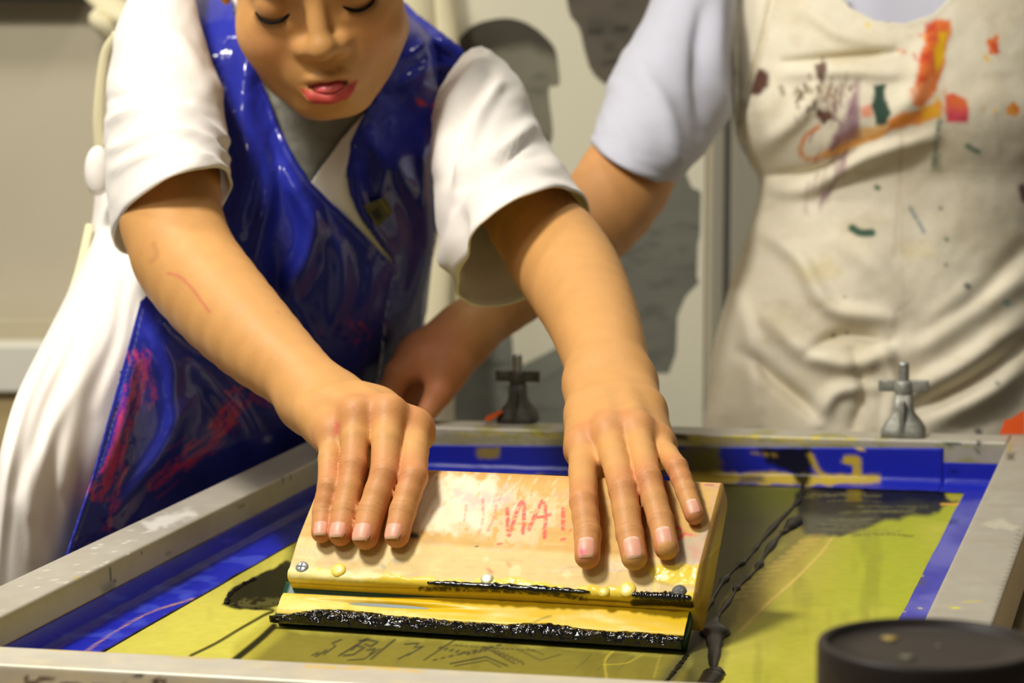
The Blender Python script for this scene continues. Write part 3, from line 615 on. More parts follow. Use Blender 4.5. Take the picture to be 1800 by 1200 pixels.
def wedge(name, pts, d0, t, label):
    a = np.array([P(x, y, d0) for x, y in pts]); b = np.array([P(x, y, d0 + t) for x, y in pts]); n = len(pts)
    V = np.vstack([a, b]); f = [list(range(n)), list(range(2 * n - 1, n - 1, -1))] + [[k + n, (k + 1) % n + n, (k + 1) % n, k] for k in range(n)]
    return tag(mk(name, V, [k[::-1] for k in f], M['orange'], smooth=False, base=tuple(a.mean(0))), label, 'clip', 'orange plastic clips')
wedge('plastic_clip', [(1757, 763), (1766, 738), (1779, 735), (1800, 720), (1800, 763)], 2.10, .012, 'orange plastic clip at the right end of the back rail')
wedge('plastic_clip', [(850, 738), (856, 731), (882, 720), (884, 724), (862, 740)], 2.19, .010, 'small orange plastic clip beside the dark clamp')
# ------------------------------------------------------------------ ink jar
JD = 1.06; jc = P(1634, 1127, JD); R_ = 197 * JD / F
jr = empty('ink_jar', (jc[0], jc[1], ZT), 'white ink jar with a wide black screw lid in front of the screen', 'jar')
zl = jc[2]
lid = [(R_ * .2, -.022), (R_ * .97, -.022), (R_, -.0205), (R_, -.002), (R_ * .985, -.0004), (R_ * .955, 0), (R_ * .915, -.0002), (R_ * .90, -.0016), (R_ * .885, -.0030), (R_ * .6, -.0031), (R_ * .3, -.0031), (R_ * .05, -.0031)]
v, f = lathe_vf((jc[0], jc[1], zl), lid, 128)
t = np.arctan2(v[:, 1] - jc[1], v[:, 0] - jc[0]); side = (v[:, 2] < zl - .0018) & (np.hypot(v[:, 0] - jc[0], v[:, 1] - jc[1]) > R_ * .98)
p = Paint(v, (44, 39, 36))
lo = mk('lid', v, f, M['black'], jr, col=p.c)
def blot(x, y, rx, ry, c):
    o = hit(x, y, np.array([0, 0, zl - .0029]), np.array([0, 0, 1.])); a = np.linspace(0, 2 * np.pi, 20, endpoint=False)
    V = np.stack([o[0] + rx * np.cos(a) * (1 + .2 * np.sin(3 * a)), o[1] + ry * np.sin(a), np.full(20, o[2])], 1); V = np.vstack([V, V * [1, 1, 0] + [0, 0, o[2] + .0004]]); V = np.vstack([V, [[o[0], o[1], o[2] + .0005]]])
    mk('ink_blot', V, [[k, (k + 1) % 20, (k + 1) % 20 + 20, k + 20] for k in range(20)] + [[k + 20, (k + 1) % 20 + 20, 40] for k in range(20)], c, lo)
blot(1565, 1122, .0034, .0040, mat('dried_yellow', (150, 128, 60), rough=.6)); blot(1596, 1155, .0032, .0036, mat('dried_grey', (96, 90, 70), rough=.7)); blot(1650, 1136, .0010, .0012, mat('dried_pale', (120, 110, 110), rough=.7))
jb = [(R_ * .86, -(zl - ZT) + .0004), (R_ * .95, -(zl - ZT) + .004), (R_ * .97, -.060), (R_ * .96, -.038), (R_ * .9, -.030), (R_ * .9, -.0225), (R_ * .5, -.0225)]
v, f = lathe_vf((jc[0], jc[1], zl), jb, 96); mk('jar_body', v, f, M['jar'], jr)
# ------------------------------------------------------------------ implicit surface modelling for bodies
def smin(a, b, k):
    h = np.clip(.5 + .5 * (b - a) / k, 0, 1); return b * (1 - h) + a * h - k * h * (1 - h)
def cone(p, a, b, ra, rb, flat=None):
    ba = b - a; pa = p - a; t = np.clip((pa @ ba) / max(ba @ ba, 1e-12), 0, 1); q = pa - t[:, None] * ba; sc_ = 1.
    if flat is not None:
        n, s = flat; q = q + (q @ n)[:, None] * n * (1 / s - 1); sc_ = min(1., s)
    return (np.linalg.norm(q, axis=1) - (ra + (rb - ra) * t)) * (sc_ if sc_ > .6 else .7)
def ellip(p, c, r):
    q = p - c; k0 = np.linalg.norm(q / r, axis=1); k1 = np.linalg.norm(q / (r * r), axis=1); return k0 * (k0 - 1) / np.maximum(k1, 1e-9)
class Chain:
    """blended chain of tapering segments: pts (n,3), radii (n)"""
    def __init__(s, segs, k):
        s.segs = segs; s.k = k
        P_ = np.array([x for g in segs for x in (g[0], g[1])]); r = max(max(g[2], g[3]) for g in segs) * 1.4
        s.lo = P_.min(0) - r; s.hi = P_.max(0) + r
    def __call__(s, p):
        d = None
        for g in s.segs:
            e = cone(p, *g); d = e if d is None else smin(d, e, s.k)
        return d
FAR = .03
_pk = (None, None, None)
def ev(node, p):
    """evaluate with bounding box culling"""
    global _pk
    if _pk[0] is not p: _pk = (p, p.min(0), p.max(0))
    out = np.full(len(p), FAR)
    if (_pk[1] > node.hi + FAR).any() or (_pk[2] < node.lo - FAR).any(): return out
    m = ((p > node.lo - FAR) & (p < node.hi + FAR)).all(1)
    if m.any(): out[m] = node(p[m])
    return out
def path(pts, k, flat=None):
    segs = [(np.asarray(pts[i][0]), np.asarray(pts[i + 1][0]), pts[i][1], pts[i + 1][1]) + ((flat,) if flat else ()) for i in range(len(pts) - 1)]
    return Chain(segs, k)
def polygonize(sdf, lo, hi, h, nb=8):
    lo = np.asarray(lo, float); H = h * nb; n = np.ceil((np.asarray(hi) - lo) / H).astype(int)
    I = np.stack(np.meshgrid(*[np.arange(k) for k in n], indexing='ij'), -1).reshape(-1, 3)
    Pc = lo + (I + .5) * H; d = np.concatenate([sdf(Pc[k:k + 4000]) for k in range(0, len(Pc), 4000)]); I = I[np.abs(d) < H * .87 * 1.25 + .0015]
    off = np.stack(np.meshgrid(*[np.arange(nb + 1)] * 3, indexing='ij'), -1).reshape(-1, 3)
    keys, verts, quads = [], [], []
    base = (n + 2) * nb
    key = lambda c: ((c[..., 0] + 1) * (base[1] + 2) + (c[..., 1] + 1)) * (base[2] + 2) + (c[..., 2] + 1)
    CO = np.array([(i, j, k) for i in (0, 1) for j in (0, 1) for k in (0, 1)])
    E_ = [(a, b) for a in range(8) for b in range(a + 1, 8) if np.abs(CO[a] - CO[b]).sum() == 1]
    CK, CV, ED = [], [], []
    I = I[np.lexsort((I[:, 1] // 4, I[:, 2] // 4, I[:, 0] // 4))]
    for s in range(0, len(I), 120):
        J = I[s:s + 120]; g = J[:, None, :] * nb + off[None]
        val = sdf((lo + g * h).reshape(-1, 3)).reshape(len(J), nb + 1, nb + 1, nb + 1)
        v8 = np.stack([val[:, i:nb + i, j:nb + j, k:nb + k] for i, j, k in CO], -1)
        sg = v8 < 0; act = sg.any(-1) & ~sg.all(-1); w = np.argwhere(act); v = v8[act]
        c = J[w[:, 0]] * nb + w[:, 1:]
        acc = np.zeros((len(w), 3)); cnt = np.zeros(len(w))
        for a, b in E_:
            m = (v[:, a] < 0) != (v[:, b] < 0); t = v[m, a] / (v[m, a] - v[m, b])
            acc[m] += CO[a] + t[:, None] * (CO[b] - CO[a]); cnt[m] += 1
        CK.append(key(c)); CV.append(lo + (c + acc / cnt[:, None]) * h)
        for ax in range(3):
            o = np.zeros(3, int); o[ax] = 1; b = [i for i in range(8) if (CO[i] == o).all()][0]
            m = (v[:, 0] < 0) != (v[:, b] < 0); ED.append((ax, c[m], v[m, 0] < 0))
    CK = np.concatenate(CK); CV = np.concatenate(CV); od = np.argsort(CK); CK = CK[od]; CV = CV[od]
    Q = []
    for ax, c, neg in ED:
        u, w = np.zeros(3, int), np.zeros(3, int); u[(ax + 1) % 3] = 1; w[(ax + 2) % 3] = 1
        ids = []; ok = np.ones(len(c), bool)
        for cc in (c, c - u, c - u - w, c - w):
            k = key(cc); i = np.clip(np.searchsorted(CK, k), 0, len(CK) - 1); ok &= CK[i] == k; ids.append(i)
        q = np.stack(ids, 1)[ok]; ng = neg[ok]; q[~ng] = q[~ng][:, ::-1]; Q.append(q)
    return CV, np.concatenate(Q)
def R(px, d): return px * d / F
def at(l, n=0):
    if n: l = smooth_path(l, n)
    return [(P(x, y, d), R(r, d)) for x, y, d, r in l]
# face of the squeegee handle that the fingers press on
_fa = Q0 + QU * UC + QV * VC; _fb = Q0 + QU * UT + QV * VT; NF = unit(np.cross(QS, _fb - _fa)); NF = NF if NF @ FW < 0 else -NF
def onface(x, y, off): return hit(x, y, _fa + NF * off, NF)
def finger(mcp, pip, dip, end, w, offs, mcp_d, m):
    """pixel joints; the tip rests on the handle, the knuckle depth is given; w = width in pixels"""
    r = R(w / 2, 1.64); tip = np.array(end, float); dv = unit(np.array(end, float) - np.array(dip, float)); tip = tip - dv * (w * .44)
    pts = [(P(mcp[0], mcp[1], mcp_d), r * 1.14), (None, 0), (onface(pip[0], pip[1], r + offs[0]), r * 1.03), (None, 0), (onface(dip[0], dip[1], r + offs[1]), r * .97), (onface(tip[0], tip[1], r + offs[2]), r * .93)]
    pts[1] = ((pts[0][0] + pts[2][0]) / 2 + NF * .001, r * 1.06); pts[3] = ((pts[2][0] + pts[4][0]) / 2, r * .97)
    return pts
class Hand: pass
def hand(wrist, wr_n, fingers, thumb, wr_r, palm_in=.010):
    """wrist point, back-of-hand normal, finger joint lists"""
    h = Hand(); h.fingers = fingers; segs = []
    mc = [f[0][0] for f in fingers]; acr = unit(mc[3] - mc[0])
    for i, f in enumerate(fingers):
        w0 = wrist + acr * (i - 1.5) * .0095 - wr_n * .002
        mid = (w0 + f[0][0]) / 2 + wr_n * .003
        segs += [(w0, mid, wr_r * .62, .0125), (mid, f[0][0] - wr_n * .003, .0125, .0112)]
        segs += [(w0 - wr_n * .008, f[0][0] - wr_n * palm_in - (f[2][0] - f[0][0]) * .05, .013, .0105)]
    for i in range(3):
        a_, b_ = fingers[i], fingers[i + 1]; wa = a_[0][0] * .62 + a_[2][0] * .38; wb = b_[0][0] * .62 + b_[2][0] * .38
        m0 = (a_[0][0] + b_[0][0]) / 2 - wr_n * .004; m1 = (wa + wb) / 2 - wr_n * .005; segs += [(m0, m1, .0095, .0060)]
    h.palm = Chain(segs, .009)
    h.fg = [path(f, .0018) for f in fingers]; h.th = path(thumb, .006)
    h.kn = [Chain([(f[0][0] + wr_n * .0030, f[0][0] + wr_n * .0030 + (f[2][0] - f[0][0]) * .03, .0088, .0086)], .002) for f in fingers]
    h.td = [Chain([(f[0][0] + wr_n * .0055, wrist * .75 + f[0][0] * .25 + wr_n * .006 + acr * (i - 1.5) * .002, .0048, .003)], .002) for i, f in enumerate(fingers)]
    return h
def hand_sdf(h, arm):
    def fn(p, d):
        d = smin(d, ev(h.palm, p), .016)
        for t in h.td: d = smin(d, ev(t, p), .010)
        for kk in h.kn: d = smin(d, ev(kk, p), .007)
        d = smin(d, ev(h.th, p), .008)
        f = None
        for g in h.fg:
            e = ev(g, p); f = e if f is None else smin(f, e, .0008)
        return smin(d, f, .0055)
    return fn
# ---- the boy's arms and hands
DK = 1.668
armL = path(at([(345, 120, 2.20, 36), (310, 180, 2.05, 62), (303, 290, 1.96, 80), (300, 385, 1.90, 90)], 9), .004)
armL2 = path(at([(312, 420, 1.885, 88), (330, 462, 1.872, 90), (385, 530, 1.835, 87), (450, 597, 1.795, 78), (515, 655, 1.760, 64), (562, 697, 1.735, 57)], 15), .003)
armR = path(at([(800, 200, 2.24, 34), (850, 240, 2.11, 60), (900, 338, 2.04, 68), (948, 402, 1.978, 83)], 9), .004)
armR2 = path(at([(972, 436, 1.95, 88), (1008, 490, 1.90, 87), (1040, 555, 1.845, 80), (1062, 620, 1.79, 74), (1072, 668, 1.755, 69)], 15), .003)
fL = [finger((584, 764), (579, 855), (569, 899), (564, 953), 41, (.010, .003, .000), DK + .004, 0),
      finger((627, 730), (622, 817), (607, 896), (595, 958), 47, (.013, .004, .000), DK - .002, 0),
      finger((684, 727), (677, 832), (653, 899), (637, 964), 51, (.012, .004, .000), DK - .004, 0),
      finger((731, 752), (727, 838), (708, 898), (693, 961), 48, (.010, .004, .000), DK + .004, 0)]
fRr = [finger((1025, 784), (1026, 881), (1033, 938), (1032, 998), 47, (.006, .002, .000), DK - .018, 0),
       finger((1070, 760), (1095, 860), (1107, 938), (1119, 1000), 48, (.008, .002, .000), DK - .024, 0),
       finger((1120, 757), (1140, 842), (1161, 914), (1176, 982), 45, (.008, .002, .000), DK - .026, 0),
       finger((1158, 782), (1190, 821), (1206, 862), (1226, 920), 37, (.006, .002, .000), DK - .022, 0)]
wL, wR = P(570, 700, 1.732), P(1074, 672, 1.748)
nL = unit(-FW * .75 + UP * .70 - RT * .05); nR = unit(-FW * .80 + UP * .62)
thL = [(P(640, 745, 1.72), .014), (P(655, 800, 1.728), .012), (P(665, 850, 1.728), .010), (P(670, 880, 1.728), .008)]
thR = [(P(1060, 735, 1.725), .015), (P(1062, 800, 1.712), .012), (P(1070, 860, 1.700), .010), (P(1075, 890, 1.696), .008)]
HL = hand(wL, nL, fL, thL, R(57, 1.735)); HR = hand(wR, nR, fRr, thR, R(66, 1.75))
# ---- head
TH = math.radians(30); RO = math.radians(8)
hx = RT * math.cos(RO) + UP * math.sin(RO); up_ = UP * math.cos(RO) - RT * math.sin(RO)
hz = unit(-FW * math.cos(TH) - up_ * math.sin(TH)); hy = unit(up_ * math.cos(TH) - FW * math.sin(TH))
HS = .001
_l = np.array([0, -7, 82.]) * HS; H0 = P(556, 24, 1.925) - (_l[0] * hx + _l[1] * hy + _l[2] * hz)
HM_ = np.stack([hx, hy, hz], 1)
def hl(x, y, z): return H0 + HM_ @ (np.array([x, y, z]) * HS)
class Head:
    lo = H0 - .17; hi = H0 + .17
    def __call__(s, p):
        q = (p - H0) @ HM_ / HS; A_ = lambda *a: np.array(a, float); qx = q.copy(); qx[:, 0] = np.abs(qx[:, 0])
        c = lambda a, b, ra, rb=None: cone(qx, A_(*a), A_(*b), ra, ra if rb is None else rb)
        d = ellip(q, A_(0, 34, -10), A_(70, 86, 88))
        d = smin(d, ellip(q, A_(0, -26, 24), A_(59, 78, 56)), 14)
        d = smin(d, c((46, -55, 10), (16, -84, 54), 18, 16), 18)
        d = smin(d, ellip(q, A_(0, -84, 60), A_(21, 16, 21)), 14)
        d = smin(d, ellip(qx, A_(37, -30, 48), A_(26, 28, 27)), 18)
        d = smin(d, c((8, 20, 70), (38, 17, 60), 13, 11), 14)
        d = smin(d, ellip(q, A_(0, -58, 66), A_(31, 23, 19)), 14)
        # eye hollow, lid
        d = -smin(-d, -(-(np.linalg.norm(qx - A_(31, 3, 96), axis=1) - 17)) * -1, 8) if False else np.where(True, -smin(-d, np.linalg.norm(qx - A_(30, 2, 93), axis=1) - 15, 9), d)
        d = smin(d, np.linalg.norm(qx - A_(31, -1, 65), axis=1) - 14.2, 2.5)
        d = smin(d, c((22, -15, 72), (40, -13, 66), 5), 8)
        # nose
        d = smin(d, cone(q, A_(0, 4, 76), A_(0, -27, 89), 6.5, 8.5), 8)
        d = smin(d, ellip(q, A_(0, -31, 90), A_(11, 9.5, 11)), 5)
        d = smin(d, ellip(qx, A_(13, -33.5, 80), A_(7.5, 7.5, 9)), 8)
        d = -smin(-d, np.linalg.norm(qx - A_(6.5, -43, 88), axis=1) - 3.4, 2)
        # lips
        d = smin(d, smin(c((23, -61, 72), (10, -57, 83), 3.0, 4.4), c((10, -57, 83), (0, -57.5, 86.5), 4.4, 4.0), 3), 3)
        d = smin(d, smin(c((22, -64, 72), (12, -72, 82), 3.2, 6.2), c((12, -72, 82), (0, -74.5, 85), 6.2, 6.8), 3), 3)
        d = -smin(-d, ellip(q, A_(0, -64.5, 90), A_(15, 4.0, 12)), 2.)
        d = -smin(-d, ellip(q, A_(0, -83, 92), A_(16, 3.0, 9)), 8)
        # ears
        d = smin(d, ellip(qx, A_(72, 0, -8), A_(7, 26, 15)), 5)
        return d * HS
head = Head()
neck = Chain([(hl(0, -40, -30), P(560, 160, 2.20), .052, .058)], .02)
# ---- trunk of the boy (inside the clothes)
trunk = Chain([(P(430, 150, 2.26), P(720, 170, 2.28), .026, .026), (P(560, 200, 2.24), P(470, 600, 2.24), .045, .045),
               (P(430, 150, 2.26), P(345, 120, 2.20), .026, .016), (P(720, 170, 2.28), P(800, 200, 2.24), .026, .016)], .03)
hsL, hsR = hand_sdf(HL, armL2), hand_sdf(HR, armR2)
def boy_sdf(p):
    aL = smin(ev(armL, p), ev(armL2, p), .010); aR = smin(ev(armR, p), ev(armR2, p), .009)
    aL = hsL(p, aL); aR = hsR(p, aR)
    b = smin(ev(trunk, p), ev(neck, p), .02); b = smin(b, ev(head, p), .012)
    return smin(smin(b, aL, .012), aR, .012)
import time as _time; _t0 = _time.time()
pts_all = np.vstack([trunk.lo, trunk.hi, armL.lo, armL.hi, armL2.lo, armL2.hi, armR.lo, armR.hi, armR2.lo, armR2.hi, head.lo, head.hi] + [g.lo for g in HL.fg + HR.fg] + [g.hi for g in HL.fg + HR.fg])
bv, bf = polygonize(boy_sdf, pts_all.min(0) - .01, pts_all.max(0) + .01, .0015)
print('boy', len(bv), len(bf), _time.time() - _t0)
# skin tints ----------------------------------------------------------
SKIN = (206, 152, 90)
def skin_paint(v, hands, face=False):
    p = Paint(v, SKIN); I = lambda d, s: np.exp(-(d / s) ** 2)
    def blend(m, a, c): p._mix(m, a, c)
    allv = np.arange(len(v))
    p.c *= (1 + .05 * fbm(v * 30, 3))[:, None]
    for h in hands:
        near = np.where(((v > h.palm.lo - .06) & (v < h.palm.hi + .06)).all(1))[0]
        for f in h.fingers:
            mcp, pip, dip, tip = f[0][0], f[2][0], f[4][0], f[5][0]; r = f[2][1]
            for c, s, a in ((mcp, .011, .34), (pip, .010, .34), (dip, .008, .18), (tip + (tip - dip) * .35, .008, .6)):
                blend(near, a * I(np.linalg.norm(v[near] - c, axis=1) - r * .9, s) * (np.linalg.norm(v[near] - c, axis=1) < r * 2.2), (198, 116, 80))
            for c, ax, m in ((pip, unit(dip - mcp), 3), (dip, unit(tip - pip), 3)):
                t = (v[near] - c) @ ax; w = np.linalg.norm(v[near] - c, axis=1) < r * 1.9
                for k in range(m):
                    o = (k - (m - 1) / 2) * .0031
                    blend(near, .26 * I(t - o - .0010 * noise(v[near] * 260, 5), .0006) * w * np.clip(.7 + noise(v[near] * 180 + k * 9, 8), 0, 1), (140, 88, 58))  # joint creases drawn as dark lines, standing in for their shading
    return p
bp = skin_paint(bv, (HL, HR))
bp.stroke([(296, 480), (318, 488), (340, 510), (356, 532), (368, 548)], 4, (196, 96, 80), .75, 2.5); bp.fill([(588, 742), (600, 738), (596, 760), (586, 768)], (206, 92, 88), .7, 4, 4, .15); bp.stroke([(620, 715), (621, 716)], 4, (200, 90, 80), .8); bp.stroke([(270, 428), (276, 448), (266, 460)], 7, (176, 120, 78), .5, 4)
bp.stroke([(487, 548), (490, 549)], 4, (196, 120, 90), .6); bp.stroke([(455, 476), (457, 478)], 3, (170, 110, 80), .5)
q = (bv - H0) @ HM_ / HS; hd = np.where((np.abs(q) < np.array([90, 130, 130])).all(1) & (q[:, 2] > 30))[0]; qh = q[hd]; qa = np.abs(qh[:, 0])
bp.c[hd] *= 1 - .10 * 1  # face darkened: shade on the downturned face put into the skin colour
def lipmask(pts, w, soft):
    d = np.full(len(qh), 99.)
    for a, b in zip(pts[:-1], pts[1:]):
        d = np.minimum(d, cone(np.stack([qa, qh[:, 1], qh[:, 2]], 1), np.array(a, float), np.array(b, float), 0, 0))
    return np.clip((w - d) / soft, 0, 1)
bp._mix(hd, .75 * lipmask([(21, -61.5, 74), (10, -60, 86), (0, -60, 89)], 3.8, 2.5) * np.clip((25 - qa) / 8, .3, 1), (168, 84, 68))
bp._mix(hd, .92 * np.clip((7.2 * np.clip(1.15 - (qa / 21) ** 2 * .8, .2, 1) - np.sqrt(np.maximum(0, (qh[:, 1] + 74 - .018 * qa ** 2) ** 2))) / 2.2, 0, 1) * (qa < 22) * (qh[:, 2] > 66) * (qh[:, 1] > -84), (188, 62, 62))
bp._mix(hd, .9 * np.clip((4.2 - np.abs(qh[:, 1] + 64.3)) / 2, 0, 1) * (qa < 15) * (qh[:, 2] > 66) * (qh[:, 2] < 84), (86, 24, 26))
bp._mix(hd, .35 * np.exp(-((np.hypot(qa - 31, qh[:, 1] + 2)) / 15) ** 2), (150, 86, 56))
bp._mix(hd, .3 * np.exp(-((np.hypot(qa - 40, qh[:, 1] + 34)) / 18) ** 2), (206, 120, 84))
SKM = mat('skin', rough=.52, vcol=True, sss=.06, bump=.22, bsc=600, bdist=.0008, spec=.32, var=.04, vsc=70)
base = np.array([bv[:, 0].mean(), P(400, 900, 2.2)[1], 0.])
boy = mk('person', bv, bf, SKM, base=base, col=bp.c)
tag(boy, 'person in shiny blue apron leaning over the screen and pressing the squeegee', 'person')
# fingernails ----------------------------------------------------------
NAIL = mat('fingernail', vcol=True, rough=.4, spec=.4)
def nail(parent, c, n, ax, w, l, tint=(222, 160, 134), spot=None, crv=.008):
    n = unit(n); ax = unit(ax - (ax @ n) * n); s = np.cross(ax, n); u, t = np.meshgrid(np.linspace(-1, 1, 15), np.linspace(-1, 1, 19)); u, t = u.ravel(), t.ravel()
    sh = np.abs(t) ** 4; uu = u * np.sqrt(np.clip(1 - .45 * sh, 0, 1)); x = uu * w / 2; y = (t + .10 * (1 - u * u) * np.sign(t) * np.abs(t)) * l / 2
    z = np.sqrt(np.maximum(crv ** 2 - x ** 2, 1e-9)) - crv - .30 * (np.maximum(y, 0) / l) ** 2 * l - .12 * (np.minimum(y, 0) / l) ** 2 * l - .0010 * (np.abs(u) > .95) - .0010 * (np.abs(t) > .98)
    V = c + x[:, None] * s + y[:, None] * ax + z[:, None] * n; col = np.tile(lin(tint), (len(V), 1))
    m = np.clip((t - .80) / .12, 0, 1)[:, None] * .55; col = col * (1 - m) + lin((236, 206, 176)) * m
    m = (np.clip((-.55 - t) / .3, 0, 1) * .6)[:, None]; col = col * (1 - m) + lin((240, 208, 190)) * m
    if spot: m = (np.exp(-((u - spot[0]) ** 2 + (t - spot[1]) ** 2) / .12) * .95)[:, None]; col = col * (1 - m) + lin((214, 50, 96)) * m
    return mk('fingernail', V, grid_faces(15, 19), NAIL, parent, col=col)
for f, (nx, ny), w, spot in list(zip(fL, ((569, 934), (598, 936), (640, 940), (695, 939)), (26, 31, 35, 31), (None,) * 4)) + list(zip(fRr, ((1035, 972), (1116, 973), (1170, 954), (1221, 899)), (31, 32, 30, 23), ((.3, .55), None, None, None))):
    r = f[5][1]; ax = unit(f[5][0] - f[4][0]); vd = FW
    o = f[5][0] + ((hit(nx, ny, f[5][0], NF) - f[5][0]) @ ax) * ax
    lat = np.cross(ax, NF); off = ((hit(nx, ny, f[5][0], NF) - f[5][0]) @ lat) * lat
    nn = unit(NF + ax * .12 + off / r * .8); nail(boy, o + nn * r * 1.06 + ax * .000, nn, ax, R(w, 1.64), R(w * 1.25, 1.64), spot=spot, crv=r * 1.0)
# eyes, lashes, brows, tongue, hair -------------------------------------
HAIR = mat('dark_hair', (22, 16, 14), rough=.7, spec=.08, var=.3, vsc=300)
for sx in (-1, 1):
    c = hl(sx * 31, -1, 65)
    L_ = [hl(sx * x, y, z) for x, y, z in ((44.5, -4.5, 69), (41, -8.0, 75.3), (35, -10.2, 78.5), (28, -10.2, 78.8), (22, -8, 76), (18.5, -5, 73))]
    v, f = tube_vf(smooth_path(L_, 30), .0013 + .0006 * np.sin(np.linspace(0, 2.6, 30)), 8, .7, hy); mk('eyelash', v, f, HAIR, boy)
    for k in range(14):
        a = smooth_path(L_, 60)[2 + 3 * k]; t = unit(hz * .7 - hy * .6 + sx * hx * (.9 - .09 * k)); v, f = tube_vf([a, a + t * .003, a + t * .0055 + hy * .0006], [.0004, .0003, .0001], 5); mk('eyelash', v, f, HAIR, boy)
    br = [hl(sx * x, y, z) for x, y, z in ((14, 17, 84), (24, 21, 83), (36, 22, 77), (48, 17, 66))]
    v, f = tube_vf(smooth_path(br, 24), .0032 * np.sin(np.linspace(.5, 2.9, 24)) + .0006, 10, 1.2, hz); mk('eyebrow', v, f, HAIR, boy)
t_ = np.linspace(0, 2 * np.pi, 28, endpoint=False); V = []
for k, (zz, rx, ry) in enumerate([(60, 15, 4.5), (76, 14, 4.6), (83, 12, 4.2), (87.5, 8.5, 3.2), (89.5, 4, 1.6), (90, .6, .3)]):
    V += [hl(rx * math.cos(a), -65.6 - .05 * k * k + ry * math.sin(a) - (.6 if abs(math.cos(a)) < .2 and math.sin(a) > 0 else 0), zz) for a in t_]
V = np.array(V); mk('tongue', V, [list(map(int, k)) for k in grid_faces(28, 6, True)] + [[5 * 28 + i for i in range(28)]], mat('tongue_skin', (214, 96, 96), rough=.3, sss=.1), boy)
u, w = np.meshgrid(np.linspace(0, 2 * np.pi, 60, endpoint=False), np.linspace(.02, 1.45, 30)); u, w = u.ravel(), w.ravel()
hr = np.stack([80 * np.sin(w) * np.cos(u), 36 + 96 * np.cos(w), -14 + 98 * np.sin(w) * np.sin(u)], 1); hr *= (1 + .02 * noise(hr * .15, 3))[:, None]
keep = hr; V = H0 + (hr * HS) @ HM_.T; mk('hair', V, [list(map(int, k)) for k in grid_faces(60, 30, True)], HAIR, boy)
# ------------------------------------------------------------------ second person
pa = path(at([(1250, -10, 2.54, 52), (1175, 170, 2.45, 62), (1105, 305, 2.38, 82), (1035, 400, 2.345, 76), (945, 482, 2.30, 62), (880, 537, 2.265, 52), (820, 582, 2.235, 47)], 18), .004)
ph = Chain([(P(820, 582, 2.235), P(770, 630, 2.22), .0235, .024), (P(805, 600, 2.235), P(735, 625, 2.225), .021, .019), (P(800, 610, 2.225), P(785, 655, 2.21), .022, .0165)], .014)
pth = path(at([(790, 645, 2.21, 33), (772, 690, 2.20, 24), (752, 722, 2.195, 19)]), .004)
pf = [path(at([(740, 622, 2.225, 33), (702, 655, 2.215, 25), (684, 690, 2.215, 21), (672, 715, 2.22, 18)]), .004),
      path(at([(748, 640, 2.245, 30), (715, 690, 2.24, 23), (700, 722, 2.24, 19)]), .004), path(at([(752, 640, 2.265, 28), (730, 690, 2.26, 22), (718, 725, 2.26, 18)]), .004), path(at([(760, 640, 2.28, 26), (742, 690, 2.28, 20), (730, 720, 2.28, 16)]), .004)]
ptr = Chain([(P(1320, 40, 2.60), P(1860, 40, 2.60), .035, .035), (P(1590, 60, 2.60), P(1600, 500, 2.60), .05, .05), (P(1590, -120, 2.60), P(1590, 60, 2.60), .055, .07), (P(1320, 40, 2.60), P(1250, -10, 2.54), .03, .026)], .03)
phd = Chain([(P(1590, -360, 2.54), P(1590, -300, 2.57), .075, .07), (P(1590, -250, 2.55), P(1590, -100, 2.60), .055, .052)], .03)
pa2 = path(at([(1870, 40, 2.60, 50), (1925, 110, 2.59, 60), (1962, 240, 2.58, 66), (1985, 380, 2.56, 70), (1990, 470, 2.55, 62), (1982, 620, 2.52, 52), (1966, 740, 2.50, 44)], 16), .004)
ph2 = Chain([(P(1966, 740, 2.50), P(1955, 800, 2.48), .022, .024), (P(1966, 745, 2.50), P(1972, 810, 2.50), .021, .020)], .014)
pf2 = [path(at([(1935 + 16 * k, 815, 2.475 + .006 * k, 20), (1932 + 15 * k, 862, 2.472 + .006 * k, 18), (1934 + 14 * k, 900 + 6 * (k in (1, 2)), 2.480 + .006 * k, 16)]), .003) for k in range(4)] + [path(at([(1945, 775, 2.47, 24), (1925, 815, 2.46, 20), (1918, 850, 2.46, 16)]), .004)]
def p2_sdf(p):
    f = None
    for g in pf:
        e = ev(g, p); f = e if f is None else smin(f, e, .001)
    h = smin(ev(ph, p), smin(f, ev(pth, p), .001), .008)
    f = None
    for g in pf2:
        e = ev(g, p); f = e if f is None else smin(f, e, .001)
    h2 = smin(ev(pa2, p), smin(ev(ph2, p), f, .006), .012)
    return smin(smin(smin(smin(ev(pa, p), h, .014), ev(ptr, p), .012), ev(phd, p), .02), h2, .012)
g = np.vstack([x for c in (pa, ph, pth, ptr, phd, pa2, ph2) + tuple(pf) + tuple(pf2) for x in (c.lo, c.hi)])
_t0 = _time.time(); pv, pfc = polygonize(p2_sdf, g.min(0) - .01, g.max(0) + .01, .0022); print('p2', len(pv), _time.time() - _t0)
pp = Paint(pv, (208, 150, 92)); pp.c *= (1 + .05 * fbm(pv * 30, 3))[:, None]
pp.fill([(650, 590), (790, 560), (840, 640), (800, 740), (650, 740)], (200, 112, 84), .55, 30)
adult = mk('person', pv, pfc, SKM, base=np.array([P(1600, 700, 2.6)[0], P(1600, 700, 2.6)[1], 0]), col=pp.c)
tag(adult, 'person in paint stained canvas apron and pale blue shirt standing behind the screen', 'person')
